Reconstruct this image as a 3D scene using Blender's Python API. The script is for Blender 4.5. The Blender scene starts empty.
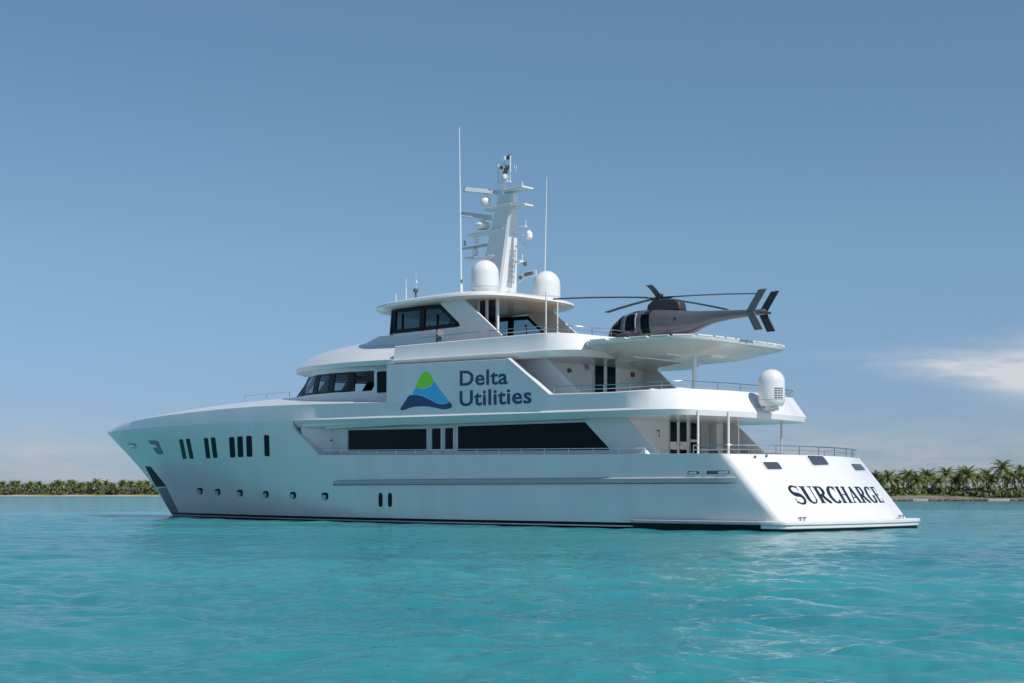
import bpy, bmesh, math, random
import numpy as np
from mathutils import Vector, Matrix
R = math.radians
random.seed(7); rng = np.random.default_rng(7)
SC = bpy.context.scene
COL = SC.collection

# ------------------------------------------------------------------ camera
CAM_H = 1.243; FPX = 1424.0; HX = 512.0; HY = 494.2
cd = bpy.data.cameras.new('camera'); cam = bpy.data.objects.new('camera', cd); COL.objects.link(cam)
cam.location = (0, 0, CAM_H); cam.rotation_euler = (R(90), 0, 0)
cd.sensor_width = 36; cd.lens = FPX*36/1024; cd.shift_y = (HY-341.5)/1024
cd.clip_start = 0.1; cd.clip_end = 20000
SC.camera = cam

# ------------------------------------------------------------------ the yacht's place on the water
UF = np.array([-0.71635517, 0.69773582])          # forward
UP = np.array([-0.69773582, -0.71635517])         # port
ORG = np.array([12.00763163, 49.60135659])
YAW = math.atan2(UF[1], UF[0])
def W(s, p, z=0):
    w = ORG+s*UF+p*UP
    return Vector((w[0], w[1], z))

# ------------------------------------------------------------------ sun, sky, exposure
SUN_ELEV = 51.0; SUN_SIDE = 1.2
sd = -UF*math.cos(R(SUN_SIDE))+UP*math.sin(R(SUN_SIDE))
sun_dir = Vector((sd[0]*math.cos(R(SUN_ELEV)), sd[1]*math.cos(R(SUN_ELEV)), math.sin(R(SUN_ELEV))))
ld = bpy.data.lights.new('sun', 'SUN'); sun = bpy.data.objects.new('sun', ld); COL.objects.link(sun)
ld.energy = 4.2; ld.angle = R(0.53); ld.color = (1.0, 0.95, 0.88)
sun.rotation_euler = (-sun_dir).to_track_quat('-Z', 'Y').to_euler()
sun.location = (0, 0, 60)

world = bpy.data.worlds.new('World'); SC.world = world; world.use_nodes = True
wt = world.node_tree; wt.nodes.clear()
class NT:
    """small helper to wire nodes"""
    def __init__(s, t): s.t = t
    def n(s, typ, **kw):
        nd = s.t.nodes.new(typ)
        for k, v in kw.items():
            if k == 'i':
                for a, b in v.items(): 
                    if isinstance(b, bpy.types.NodeSocket): s.t.links.new(b, nd.inputs[a])
                    else: nd.inputs[a].default_value = b
            else: setattr(nd, k, v)
        return nd
    def math(s, op, a, b=0.0, c=None, clamp=False):
        nd = s.t.nodes.new('ShaderNodeMath'); nd.operation = op; nd.use_clamp = clamp
        for i, v in enumerate((a, b) if c is None else (a, b, c)):
            if isinstance(v, bpy.types.NodeSocket): s.t.links.new(v, nd.inputs[i])
            else: nd.inputs[i].default_value = v
        return nd.outputs[0]
    def mix(s, fac, a, b):
        nd = s.t.nodes.new('ShaderNodeMix'); nd.data_type = 'RGBA'
        for k, v in ((0, fac), (6, a), (7, b)):
            if isinstance(v, bpy.types.NodeSocket): s.t.links.new(v, nd.inputs[k])
            else: nd.inputs[k].default_value = v
        return nd.outputs[2]
    def ramp(s, fac, stops):
        nd = s.t.nodes.new('ShaderNodeValToRGB'); s.t.links.new(fac, nd.inputs[0])
        els = nd.color_ramp.elements
        while len(els) < len(stops): els.new(0.5)
        for e, (p, c) in zip(els, stops): e.position = p; e.color = c if len(c) == 4 else (*c, 1)
        return nd.outputs[0]
w = NT(wt)
sky = w.n('ShaderNodeTexSky', sky_type='NISHITA', sun_disc=False, sun_elevation=R(SUN_ELEV),
          sun_rotation=math.atan2(sun_dir.x, sun_dir.y), altitude=0.0, air_density=1.0, dust_density=0.25, ozone_density=3.0)
SKY_STRENGTH = 0.091
tc = w.n('ShaderNodeTexCoord')
sep = w.n('ShaderNodeSeparateXYZ', i={0: tc.outputs['Generated']})
az = w.math('ARCTAN2', sep.outputs[0], sep.outputs[1]); el = w.math('ARCSINE', sep.outputs[2])
cv = w.n('ShaderNodeCombineXYZ', i={0: w.math('MULTIPLY', az, 16.0), 1: w.math('MULTIPLY', el, 95.0), 2: 0.4})
cn = w.n('ShaderNodeTexNoise', i={'Vector': cv.outputs[0], 'Scale': 1.0, 'Detail': 7.0, 'Roughness': 0.58, 'Distortion': 0.3})
# one long wisp of cirrus and banks of low cloud above the horizon
def bump(v, c, wd):
    q = w.math('DIVIDE', w.math('SUBTRACT', v, c), wd)
    return w.math('POWER', 2.718, w.math('MULTIPLY', w.math('MULTIPLY', q, q), -1.0))
tilt = w.math('ADD', el, w.math('MULTIPLY', w.math('SUBTRACT', az, 0.34), 0.085))
wdt = w.math('MINIMUM', w.math('MAXIMUM', w.math('MULTIPLY_ADD', az, 0.085, -0.0135), 0.004), 0.017)
wisp = w.math('MULTIPLY', bump(az, 0.385, 0.105), bump(tilt, 0.0825, wdt))
m1 = w.math('MULTIPLY', wisp, w.math('MULTIPLY_ADD', cn.outputs['Fac'], 5.0, -1.25), clamp=True)
cv2 = w.n('ShaderNodeCombineXYZ', i={0: w.math('MULTIPLY', az, 13.0), 1: w.math('MULTIPLY', el, 60.0), 2: 5.7})
cn2 = w.n('ShaderNodeTexNoise', i={'Vector': cv2.outputs[0], 'Scale': 1.0, 'Detail': 6.0, 'Roughness': 0.55})
bank = w.math('MULTIPLY', bump(el, 0.024, 0.020), w.math('MULTIPLY_ADD', cn2.outputs['Fac'], 4.5, -1.85, clamp=True))
m2 = w.math('MULTIPLY', bank, 0.62, clamp=True)
grade = w.ramp(w.math('MULTIPLY', el, 2.0), [(0.0, (0.50, 0.62, 0.98)), (0.12, (0.57, 0.69, 0.97)), (0.33, (0.83, 0.955, 1.0)), (0.66, (0.94, 1.07, 1.07))])
gm = w.n('ShaderNodeMix', data_type='RGBA', blend_type='MULTIPLY', i={0: 1.0, 6: sky.outputs[0], 7: grade})
cl_col = w.mix(m1, w.mix(m2, gm.outputs[2], (5.5, 5.8, 6.5, 1)), (6.8, 7.1, 7.7, 1))
bg = w.n('ShaderNodeBackground', i={'Color': cl_col, 'Strength': SKY_STRENGTH})
wo = w.n('ShaderNodeOutputWorld', i={0: bg.outputs[0]})

vs = SC.view_settings; vs.view_transform = 'Standard'; vs.look = 'None'; vs.gamma = 1; vs.exposure = 0.0; vs.use_curve_mapping = False

# ------------------------------------------------------------------ helpers
def tag(o, label=None, cat=None, group=None, kind=None):
    if label: o['label'] = label
    if cat: o['category'] = cat
    if group: o['group'] = group
    if kind: o['kind'] = kind
    return o
def empty(name, loc, rz=0.0):
    o = bpy.data.objects.new(name, None); COL.objects.link(o)
    o.location = loc; o.rotation_euler = (0, 0, rz); o.empty_display_size = 0.3
    return o

class MB:
    def __init__(s): s.v = []; s.f = []; s.m = []
    def add(s, vs_, fs_, m=0):
        b = len(s.v); s.v += [tuple(map(float, q)) for q in vs_]
        s.f += [tuple(b+i for i in f) for f in fs_]; s.m += [m]*len(fs_); return s
    def box(s, x0, x1, y0, y1, z0, z1, m=0):
        v = [(x, y, z) for x in (x0, x1) for y in (y0, y1) for z in (z0, z1)]
        return s.add(v, [(0, 1, 3, 2), (4, 6, 7, 5), (0, 4, 5, 1), (2, 3, 7, 6), (0, 2, 6, 4), (1, 5, 7, 3)], m)
    def prism(s, bot, top, m=0):
        n = len(bot); v = list(bot)+list(top)
        return s.add(v, [tuple(range(n))[::-1], tuple(range(n, 2*n))]+[(i, (i+1) % n, n+(i+1) % n, n+i) for i in range(n)], m)
    def prism_y(s, poly, y0, y1, m=0):          # poly of (x, z)
        return s.prism([(x, y0, z) for x, z in poly], [(x, y1, z) for x, z in poly], m)
    def prism_z(s, poly, z0, z1, m=0):          # poly of (x, y)
        return s.prism([(x, y, z0) for x, y in poly], [(x, y, z1) for x, y in poly], m)
    def prism_x(s, poly, x0, x1, m=0):          # poly of (y, z)
        return s.prism([(x0, y, z) for y, z in poly], [(x1, y, z) for y, z in poly], m)
    def grid(s, rows, m=0, closed=False, mats=None):
        nr, nc = len(rows), len(rows[0]); b = len(s.v)
        for r in rows: s.v += [tuple(map(float, q)) for q in r]
        for i in range(nr-1):
            for j in range(nc if closed else nc-1):
                k = (j+1) % nc
                s.f.append((b+i*nc+j, b+i*nc+k, b+(i+1)*nc+k, b+(i+1)*nc+j)); s.m.append(mats[i] if mats else m)
        return s
    def tube(s, pts, r, n=6, m=0, caps=True):
        pts = [Vector(p) for p in pts]; rs = r if isinstance(r, (list, tuple)) else [r]*len(pts)
        rows = []; up = None
        for i, p in enumerate(pts):
            d = (pts[min(i+1, len(pts)-1)]-pts[max(i-1, 0)]).normalized()
            if up is None or abs(d.dot(up)) > 0.95: up = Vector((0, 0, 1)) if abs(d.z) < 0.9 else Vector((1, 0, 0))
            a = d.cross(up).normalized(); c = a.cross(d)
            rows.append([p+rs[i]*(math.cos(t)*a+math.sin(t)*c) for t in [2*math.pi*k/n for k in range(n)]])
        b = len(s.v); s.grid(rows, m, closed=True)
        if caps:
            L = b+(len(rows)-1)*n
            s.f += [tuple(range(b, b+n))[::-1], tuple(range(L, L+n))]; s.m += [m, m]
        return s
    def lathe(s, prof, c=(0, 0, 0), n=20, m=0):  # prof of (r, z)
        rows = [[(c[0]+r*math.cos(2*math.pi*k/n), c[1]+r*math.sin(2*math.pi*k/n), c[2]+z) for k in range(n)] for r, z in prof]
        b = len(s.v); s.grid(rows, m, closed=True)
        L = b+(len(rows)-1)*n
        s.f += [tuple(range(b, b+n))[::-1], tuple(range(L, L+n))]; s.m += [m, m]
        return s
    def mirror(s):                               # copy of everything at -y
        n = len(s.v); s.v += [(x, -y, z) for x, y, z in s.v]
        s.f += [tuple(n+i for i in f)[::-1] for f in s.f[:]]; s.m += s.m[:]
        return s
    def build(s, name, mats, parent=None, angle=35, bevel=0.0, merge=1e-4, recalc=True, smooth=True, seg=2):
        if not isinstance(mats, (list, tuple)): mats = [mats]
        me = bpy.data.meshes.new(name); bm = bmesh.new()
        vs_ = [bm.verts.new(v) for v in s.v]; bm.verts.index_update()
        for f, mi in zip(s.f, s.m):
            try: fc = bm.faces.new([vs_[i] for i in f]); fc.material_index = mi
            except ValueError: pass
        if merge: bmesh.ops.remove_doubles(bm, verts=bm.verts, dist=merge)
        bmesh.ops.dissolve_degenerate(bm, edges=bm.edges, dist=1e-5)
        if recalc: bmesh.ops.recalc_face_normals(bm, faces=bm.faces)
        bm.to_mesh(me); bm.free()
        for m in mats: me.materials.append(m)
        if smooth:
            me.shade_smooth(); me.set_sharp_from_angle(angle=R(angle))
        o = bpy.data.objects.new(name, me); COL.objects.link(o); o.parent = parent
        if bevel:
            md = o.modifiers.new('bevel', 'BEVEL'); md.width = bevel; md.segments = seg; md.limit_method = 'ANGLE'; md.angle_limit = R(40)
            md.harden_normals = False
        return o

def interp(tab):
    xs = [a for a, b in tab]; ys = [b for a, b in tab]
    return lambda x: float(np.interp(x, xs, ys))
def spline(tab):
    """smooth interpolation (monotone cubic) through a table"""
    xs = np.array([a for a, b in tab], float); ys = np.array([b for a, b in tab], float)
    d = np.gradient(ys, xs)
    def f(x):
        x = min(max(x, xs[0]), xs[-1]); i = min(max(int(np.searchsorted(xs, x))-1, 0), len(xs)-2)
        h = xs[i+1]-xs[i]; t = (x-xs[i])/h
        return float((2*t**3-3*t**2+1)*ys[i]+(t**3-2*t**2+t)*h*d[i]+(-2*t**3+3*t**2)*ys[i+1]+(t**3-t**2)*h*d[i+1])
    return f

# measuring: where the line of sight through a photo position meets the plane y = p of the yacht
def onp(x, y, p):
    k = (x-HX)/FPX; A = ORG+p*UP
    s = (k*A[1]-A[0])/(UF[0]-k*UF[1]); dep = A[1]+s*UF[1]
    return s, CAM_H+(HY-y)/FPX*dep
def ons(x, y, s):
    k = (x-HX)/FPX; A = ORG+s*UF
    p = (k*A[1]-A[0])/(UP[0]-k*UP[1]); dep = A[1]+p*UP[1]
    return p, CAM_H+(HY-y)/FPX*dep

# ------------------------------------------------------------------ materials
def mat(name, base, rough=0.4, metal=0.0, coat=0.0, spec=0.5, noise=0.0, nscale=3.0, bump_=0.0, bscale=40.0, stretch=(1, 1, 1)):
    m = bpy.data.materials.new(name); m.use_nodes = True; t = NT(m.node_tree)
    b = m.node_tree.nodes['Principled BSDF']
    b.inputs['Roughness'].default_value = rough; b.inputs['Metallic'].default_value = metal
    b.inputs['Coat Weight'].default_value = coat; b.inputs['Coat Roughness'].default_value = 0.08
    b.inputs['Specular IOR Level'].default_value = spec
    b.inputs['Base Color'].default_value = (*base, 1)
    if noise or bump_:
        tcn = t.n('ShaderNodeTexCoord'); mp = t.n('ShaderNodeMapping', i={0: tcn.outputs['Object'], 3: stretch})
    if noise:
        nz = t.n('ShaderNodeTexNoise', i={'Vector': mp.outputs[0], 'Scale': nscale, 'Detail': 6.0, 'Roughness': 0.6})
        lo = tuple(c*(1-noise) for c in base); hi = tuple(min(1, c*(1+noise)) for c in base)
        c = t.ramp(nz.outputs['Fac'], [(0.3, lo), (0.7, hi)])
        m.node_tree.links.new(c, b.inputs['Base Color'])
    if bump_:
        nz2 = t.n('ShaderNodeTexNoise', i={'Vector': mp.outputs[0], 'Scale': bscale, 'Detail': 4.0})
        bp = t.n('ShaderNodeBump', i={'Strength': bump_, 'Distance': 0.02, 'Height': nz2.outputs['Fac']})
        m.node_tree.links.new(bp.outputs[0], b.inputs['Normal'])
    return m
M = {}
M['white'] = mat('white_paint', (0.71, 0.715, 0.715), 0.28, coat=0.35, noise=0.05, nscale=0.8, stretch=(1, 1, 0.22), bump_=0.05, bscale=0.9)
M['strake'] = mat('grey_strake', (0.36, 0.39, 0.41), 0.4, noise=0.06)
M['cream'] = mat('cream_paint', (0.82, 0.80, 0.76), 0.4, noise=0.03)
M['grey'] = mat('grey_paint', (0.42, 0.44, 0.45), 0.4, noise=0.05)
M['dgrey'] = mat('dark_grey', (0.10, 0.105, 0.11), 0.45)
M['black'] = mat('antifouling_and_shade_black', (0.008, 0.008, 0.011), 0.5, spec=0.12, noise=0.3, nscale=4)  # antifouling, and also the painted recess shadow of the portholes
M['red'] = mat('boot_stripe_paint', (0.74, 0.64, 0.63), 0.4)
M['glass'] = mat('dark_glass', (0.001, 0.008, 0.013), 0.05, spec=0.09)
M['tglass'] = mat('sky_reflection_glass', (0.06, 0.07, 0.09), 0.05, spec=0.8)  # sky reflection in the transom panes put into the grey base colour
M['chrome'] = mat('stainless_steel', (0.62, 0.63, 0.64), 0.22, metal=1.0, noise=0.05)
M['steel'] = mat('brushed_plate', (0.13, 0.18, 0.20), 0.35, metal=0.6, noise=0.1, nscale=6)
M['navy'] = mat('navy_vinyl', (0.004, 0.050, 0.17), 0.35)
M['blue'] = mat('blue_vinyl', (0.03, 0.50, 0.86), 0.35)
M['green'] = mat('green_vinyl', (0.24, 0.82, 0.02), 0.35)
M['letter'] = mat('dark_lettering', (0.006, 0.016, 0.03), 0.35)
M['deck'] = mat('pale_deck', (0.72, 0.70, 0.66), 0.6, noise=0.08, nscale=3)
M['frame'] = mat('black_frame', (0.008, 0.010, 0.012), 0.4, spec=0.2)
M['teak'] = mat('teak_deck', (0.33, 0.22, 0.13), 0.6, noise=0.2, nscale=5, stretch=(0.3, 8, 1))
M['cushion'] = mat('white_cushion', (0.78, 0.77, 0.74), 0.8, bump_=0.1, bscale=60)
M['wicker'] = mat('brown_wicker', (0.16, 0.10, 0.06), 0.7, noise=0.2, nscale=30)
M['heli'] = mat('grey_metallic', (0.115, 0.119, 0.130), 0.34, metal=0.2, coat=0.5, noise=0.06, nscale=2)
M['heli_dark'] = mat('dark_cowl', (0.035, 0.036, 0.04), 0.45)
M['blade'] = mat('rotor_blade', (0.028, 0.030, 0.034), 0.4)
M['heli_seat'] = mat('seat_leather', (0.03, 0.03, 0.03), 0.6)
def seeglass(name, tint, dark):
    m = bpy.data.materials.new(name); m.use_nodes = True; t = NT(m.node_tree); n = m.node_tree.nodes; n.clear()
    tr = t.n('ShaderNodeBsdfTransparent', i={0: (*tint, 1)})
    gl = t.n('ShaderNodeBsdfGlossy', i={0: (1, 1, 1, 1), 'Roughness': 0.03})
    lw = t.n('ShaderNodeLayerWeight', i={0: 0.5})
    fr_ = t.math('MULTIPLY_ADD', t.math('POWER', lw.outputs['Facing'], 4.0), 0.8, 0.03)
    mx = t.n('ShaderNodeMixShader', i={0: fr_, 1: tr.outputs[0], 2: gl.outputs[0]})
    t.n('ShaderNodeOutputMaterial', i={0: mx.outputs[0]})
    return m
M['tint'] = seeglass('tinted_glass', (0.48, 0.56, 0.58), 0)
M['dtint'] = seeglass('dark_tinted_glass', (0.30, 0.33, 0.36), 0)

# ------------------------------------------------------------------ water
def make_water():
    a1 = np.linspace(R(-27), R(27), 620); a2 = np.linspace(R(27), R(333), 150)[1:-1]
    ang = np.concatenate([a1, a2]); na = len(ang)
    rad = np.concatenate([[0.5, 1.5, 3.0], np.geomspace(4.5, 110, 760), np.geomspace(112, 600, 90), np.geomspace(620, 9000, 24)]); nr = len(rad)
    A, Rr = np.meshgrid(ang, rad); X = Rr*np.sin(A); Y = Rr*np.cos(A)
    cell = np.maximum(np.gradient(rad)[:, None]*np.ones_like(A), 0.02)
    Z = np.zeros_like(X)
    g = np.random.default_rng(3)
    for lam, amp, n in ((14, .014, 4), (7.5, .013, 6), (4.2, .013, 8), (2.4, .0165, 12), (1.35, .0135, 14), (0.8, .0100, 16), (0.5, .0064, 18), (0.3, .0034, 16), (0.18, .0014, 12)):
        for k in range(n):
            l = lam*g.uniform(0.72, 1.35); th = g.normal(R(18), R(36)); ph = g.uniform(0, 2*math.pi)
            kx, ky = math.sin(th)*2*math.pi/l, math.cos(th)*2*math.pi/l
            fade = np.clip(l/(cell*3.0)-1.0, 0, 1)
            wv = np.sin(kx*X+ky*Y+ph+0.6*np.sin(0.11*X+0.07*Y+k))
            Z += amp*math.sqrt(2.0/n)*fade*(wv+0.25*np.cos(2*(kx*X+ky*Y+ph)))
    mod = 0.75+0.35*np.sin(X*0.09+1.3*np.sin(Y*0.05))*np.sin(Y*0.06+0.8)
    Z *= mod*np.clip((Rr-1)/3, 0, 1)
    v = np.stack([X, Y, Z], -1).reshape(-1, 3)
    i = np.arange(nr-1)[:, None]*na; j = np.arange(na)[None]; k = (j+1) % na
    f = np.stack([i+j, i+k, i+na+k, i+na+j], -1).reshape(-1, 4)
    c = len(v); v = np.vstack([v, [[0, 0, 0]]])
    me = bpy.data.meshes.new('water')
    me.from_pydata(v.tolist(), [], f[:, ::-1].tolist()+[(c, q, (q+1) % na)[::-1] for q in range(na)])
    me.shade_smooth()
    o = bpy.data.objects.new('water', me); COL.objects.link(o); o['kind'] = 'structure'
    m = bpy.data.materials.new('lagoon_water'); m.use_nodes = True; t = NT(m.node_tree); b = m.node_tree.nodes['Principled BSDF']
    tcn = t.n('ShaderNodeTexCoord')
    mp = t.n('ShaderNodeMapping', i={0: tcn.outputs['Object'], 3: (0.022, 0.075, 1)})
    n1 = t.n('ShaderNodeTexNoise', i={'Vector': mp.outputs[0], 'Scale': 1.0, 'Detail': 5.0, 'Roughness': 0.55})
    c = t.ramp(n1.outputs['Fac'], [(0.28, (0.014, 0.140, 0.168)), (0.5, (0.026, 0.216, 0.240)), (0.72, (0.046, 0.315, 0.328))])
    m.node_tree.links.new(c, b.inputs['Base Color'])
    b.inputs['Roughness'].default_value = 0.06; b.inputs['IOR'].default_value = 1.33
    b.inputs['Specular IOR Level'].default_value = 0.18
    mp2 = t.n('ShaderNodeMapping', i={0: tcn.outputs['Object'], 2: (0, 0, R(-12)), 3: (0.7, 1.5, 1)})
    n2 = t.n('ShaderNodeTexNoise', i={'Vector': mp2.outputs[0], 'Scale': 3.4, 'Detail': 7.0, 'Roughness': 0.55, 'Distortion': 0.6})
    n3 = t.n('ShaderNodeTexNoise', i={'Vector': mp2.outputs[0], 'Scale': 0.5, 'Detail': 3.0, 'Roughness': 0.6})
    hsum = t.math('ADD', t.math('MULTIPLY', n2.outputs['Fac'], 0.085), t.math('MULTIPLY', n3.outputs['Fac'], 0.12))
    bp = t.n('ShaderNodeBump', i={'Strength': 0.5, 'Distance': 0.8, 'Height': hsum})
    # wind-ruffled sea: turquoise light welling up from the sand below, mirrored sky on top, never a full mirror even far off
    lw = t.n('ShaderNodeLayerWeight', i={0: 0.5, 1: bp.outputs[0]})
    fr_ = t.math('MULTIPLY_ADD', t.math('POWER', lw.outputs['Facing'], 5.0), 0.72, 0.02)
    df = t.n('ShaderNodeBsdfDiffuse', i={0: c, 2: bp.outputs[0]}); gl = t.n('ShaderNodeBsdfGlossy', i={0: (1, 1, 1, 1), 'Roughness': 0.07, 'Normal': bp.outputs[0]})
    mx = t.n('ShaderNodeMixShader', i={0: fr_, 1: df.outputs[0], 2: gl.outputs[0]})
    m.node_tree.links.new(mx.outputs[0], m.node_tree.nodes['Material Output'].inputs[0]); m.node_tree.nodes.remove(b)
    me.materials.append(m)
make_water()

# ================================================================== THE YACHT
Y = empty('motor_yacht', (ORG[0], ORG[1], 0), YAW)
tag(Y, 'long white three deck motor yacht with raked bow and a helicopter pad aft', 'yacht')

# ---- hull form
stem_px = [(107, 432.6), (120, 446.5), (134, 461), (146.7, 476.8), (157.7, 491), (167, 507), (174, 518)]
stem_tab = sorted([(onp(x, y, 0)[1], onp(x, y, 0)[0]) for x, y in stem_px])
_st = interp([(-1.0, stem_tab[0][1]-0.9)]+stem_tab)
def s_stem(z): return _st(z)
Ymax = interp([(-0.9, 3.6), (0, 4.28), (1.0, 4.40), (2.0, 4.42), (4.5, 4.5)])
Lent = interp([(-0.9, 30), (0, 28), (2.5, 25.5), (4.5, 23.5)])
Ppow = interp([(-0.9, 1.5), (0, 1.65), (2.5, 2.0), (4.5, 2.45)])
def hull_y(s, z):
    t = min(max((s_stem(z)-s)/Lent(z), 0), 1)
    y = Ymax(z)*(1-(1-t)**Ppow(z))
    if s < 7: y -= 0.16*((7-s)/7)**2*1.0
    return y
zb = interp([(0, 2.60), (2.5, 2.61), (24, 2.98), (50, 3.5)])          # bulwark rim of the main deck
zk = spline([(3.8, 4.26), (6.5, 4.29), (11, 4.36), (16.5, 4.45), (26, 4.62), (36, 4.75), (46, 4.86), (50.6, 4.90)])   # knuckle
zt = spline([(3.8, 5.02), (5, 4.98), (6.5, 4.94), (10, 5.01), (19.6, 5.14), (22, 5.22), (28, 5.37), (36.8, 5.36), (43, 5.27), (48, 5.10), (50.6, 4.97)])
zl = interp([(3.8, 4.03), (11, 4.06), (17, 4.12), (22.6, 4.22), (26.6, 4.28)])
def tr_corner(z): return float(np.interp(z, [-0.9, 0.33, 2.62], [0.5, 0.22, 2.3]))   # s of the transom at its corners
def tr_mid(z): return float(np.interp(z, [-0.9, 0.33, 2.62], [0.2, -0.05, 1.45]))
def edge_s(z): return float(np.interp(z, [2.9, 4.28], [24.35, 26.3]))    # slanted forward end of the side deck opening
RC = 0.42
def outline(z, s_bow=None, n_side=90):
    pts = []; sc, sm = tr_corner(z), tr_mid(z)
    yc = hull_y(sc+RC, z)
    for k in range(9):
        p = (yc-RC)*k/8; pts.append((sm+(sc-sm)*(k/8)**2.2, p))
    for k in range(1, 8):
        a = (math.pi/2)*k/8; pts.append((sc+RC*(1-math.cos(a)), yc-RC+RC*math.sin(a)))
    s0, s1 = sc+RC, s_stem(z)
    for k in range(n_side+1):
        t = k/n_side; t = 1-(1-t)**1.35
        s = s0+(s1-s0)*t; pts.append((s, hull_y(s, z)))
    return pts
hb = MB()
rows = []; mats_ = []
zfix = [-0.9, -0.3, 0.070, 0.118, 0.225, 0.36, 0.7, 1.1, 1.5, 1.85, 2.2]
for zz in zfix: rows.append([(s, p, zz) for s, p in outline(zz)])
for q in (0.5, 1.0):
    o0 = outline(2.2); o1 = outline(2.6)
    row = []
    for s, p in outline(2.2+(0.42)*q):
        z = 2.2+(zb(s)-2.2)*q
        row.append((s if s < 6 else s, (hull_y(s, z) if s > tr_corner(z)+RC else p), z))
    # follow the stem exactly
    zz = row[-1][2]
    for _ in range(6): zz = 2.2+(zb(s_stem(zz))-2.2)*q
    n = len(row); k0 = 16
    s0 = row[k0][0]; s1 = s_stem(zz)
    for k in range(k0, n):
        t = (k-k0)/(n-1-k0); t = 1-(1-t)**1.35
        s = s0+(s1-s0)*t; z = 2.2+(zb(s)-2.2)*q
        row[k] = (s, hull_y(s, z), z)
    rows.append(row)
mats_ = [1, 1, 2, 1, 0, 0, 0, 0, 0, 0, 0, 0, 0]
hb.grid(rows, mats=mats_)
# bulwark: cap and inner face of the side deck
rim = [q for q in rows[-1] if q[0] < 24.6]
hb.grid([[(s, p, z) for s, p, z in rim], [(s+(0.12 if i < 12 else 0), max(p-0.13*(i > 8), 0), z+0.012) for i, (s, p, z) in enumerate(rim)],
         [(s+(0.12 if i < 12 else 0), max(min(p, hull_y(s, 2.02))-0.14*(i > 8), 0), 2.02) for i, (s, p, z) in enumerate(rim)]])
# plating forward of the side deck opening, up to the knuckle
NQ = 9; up = []
for i in range(NQ):
    q = i/(NQ-1); row = []
    s0 = edge_s(zb(24.4)+(zk(26.3)-0.0-zb(24.4))*q)
    zz = 4.5
    for _ in range(8): zz = zb(s_stem(zz))+(zk(s_stem(zz))-zb(s_stem(zz)))*q
    s1 = s_stem(zz)
    for k in range(71):
        t = k/70; t = 1-(1-t)**1.3
        s = s0+(s1-s0)*t; z = zb(s)+(zk(s)-zb(s))*q
        row.append((s, hull_y(s, z), z))
    up.append(row)
hb.grid(up)
# return of the plating at the slanted edge
edge = [r[0] for r in up]
hb.grid([edge, [(s+0.35, p-0.9, z) for s, p, z in edge]])
hb.mirror()
hull = hb.build('hull', [M['white'], M['black'], M['red']], Y, angle=28, merge=2e-3)

# ---- upper deck bulwark ring: from the stern of the upper deck to the stem head
def upper_outline():
    pts = []
    for k in range(9):
        p = 3.3*k/8; pts.append((3.85+0.45*(k/8)**2, p))
    for k in range(1, 11):
        a = (math.pi/2)*k/10; pts.append((4.30+1.9*(1-math.cos(a)), 3.3+1.28*math.sin(a)))
    for k in range(1, 41): 
        s = 6.2+20.1*k/40; pts.append((s, 4.5+0.08*min(1, max(0, (26.3-s)/6))))
    s1 = s_stem(zk(50.4))
    for k in range(1, 51):
        t = k/50; t = 1-(1-t)**1.3; s = 26.3+(s1-26.3)*t
        pts.append((s, hull_y(s, zk(s))))
    return pts
UO = upper_outline()
def normals(o):
    out = []
    for i in range(len(o)):
        a = Vector(o[max(i-1, 0)]); b = Vector(o[min(i+1, len(o)-1)]); d = (b-a).normalized()
        out.append(Vector((d.y, -d.x)) if True else None)   # inward (towards the centreline when going stern -> bow on port)
    return out
UN = normals(UO)
def ins(o, nn, i, d):
    s, p = o[i]; return (s+nn[i].x*d, max(p+nn[i].y*d, 0.0) if o[i][1] > 0.001 else 0.0)
ub = MB()
def sect(i):
    s, p = UO[i]; aft = max(0, min(1, (6.4-s)/2.2))
    lean = 0.056+0.51*aft-0.03*min(1, max(0, (s-20)/5))+0.07*min(1, max(0, (s-27)/9))
    lean = min(lean, p*0.45) if s > 45 else lean
    ch_ = max(0.0, min(1.0, (26.25-s)/2.5))
    a = ins(UO, UN, i, 0.30*(1-aft*0.9)); b = ins(UO, UN, i, 0); b2 = ins(UO, UN, i, 0.012); c = ins(UO, UN, i, lean); d = ins(UO, UN, i, lean+0.13); e = ins(UO, UN, i, lean+0.14)
    return [(*a, zl(s)), (*b, zk(s)-0.035), (*ins(UO, UN, i, 0.055*ch_), zk(s)-0.035+0.075*ch_+0.05*(1-ch_)), (*c, zt(s)-0.03), (*ins(UO, UN, i, lean+0.03), zt(s)), (*d, zt(s)), (*e, 4.3 if s < 26 else zt(s)-0.1)]
secs = [sect(i) for i in range(len(UO))]
naft = max(i for i in range(len(UO)) if UO[i][0] <= 26.31)+1
ub.grid([[secs[i][k] for i in range(naft)] for k in range(7)])
ub.grid([[secs[i][k] for i in range(naft-1, len(UO))] for k in range(1, 6)])
# underside of the overhang
ub.grid([[secs[i][0] for i in range(naft)], [(secs[i][0][0], max(secs[i][0][1]-1.2, 0), zl(secs[i][0][0])+0.01) for i in range(naft)], [(secs[i][0][0], 0, zl(secs[i][0][0])+0.012) for i in range(naft)]])
ub.mirror()
ub.build('upper_bulwark', M['white'], Y, angle=30, merge=2e-3)

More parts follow.
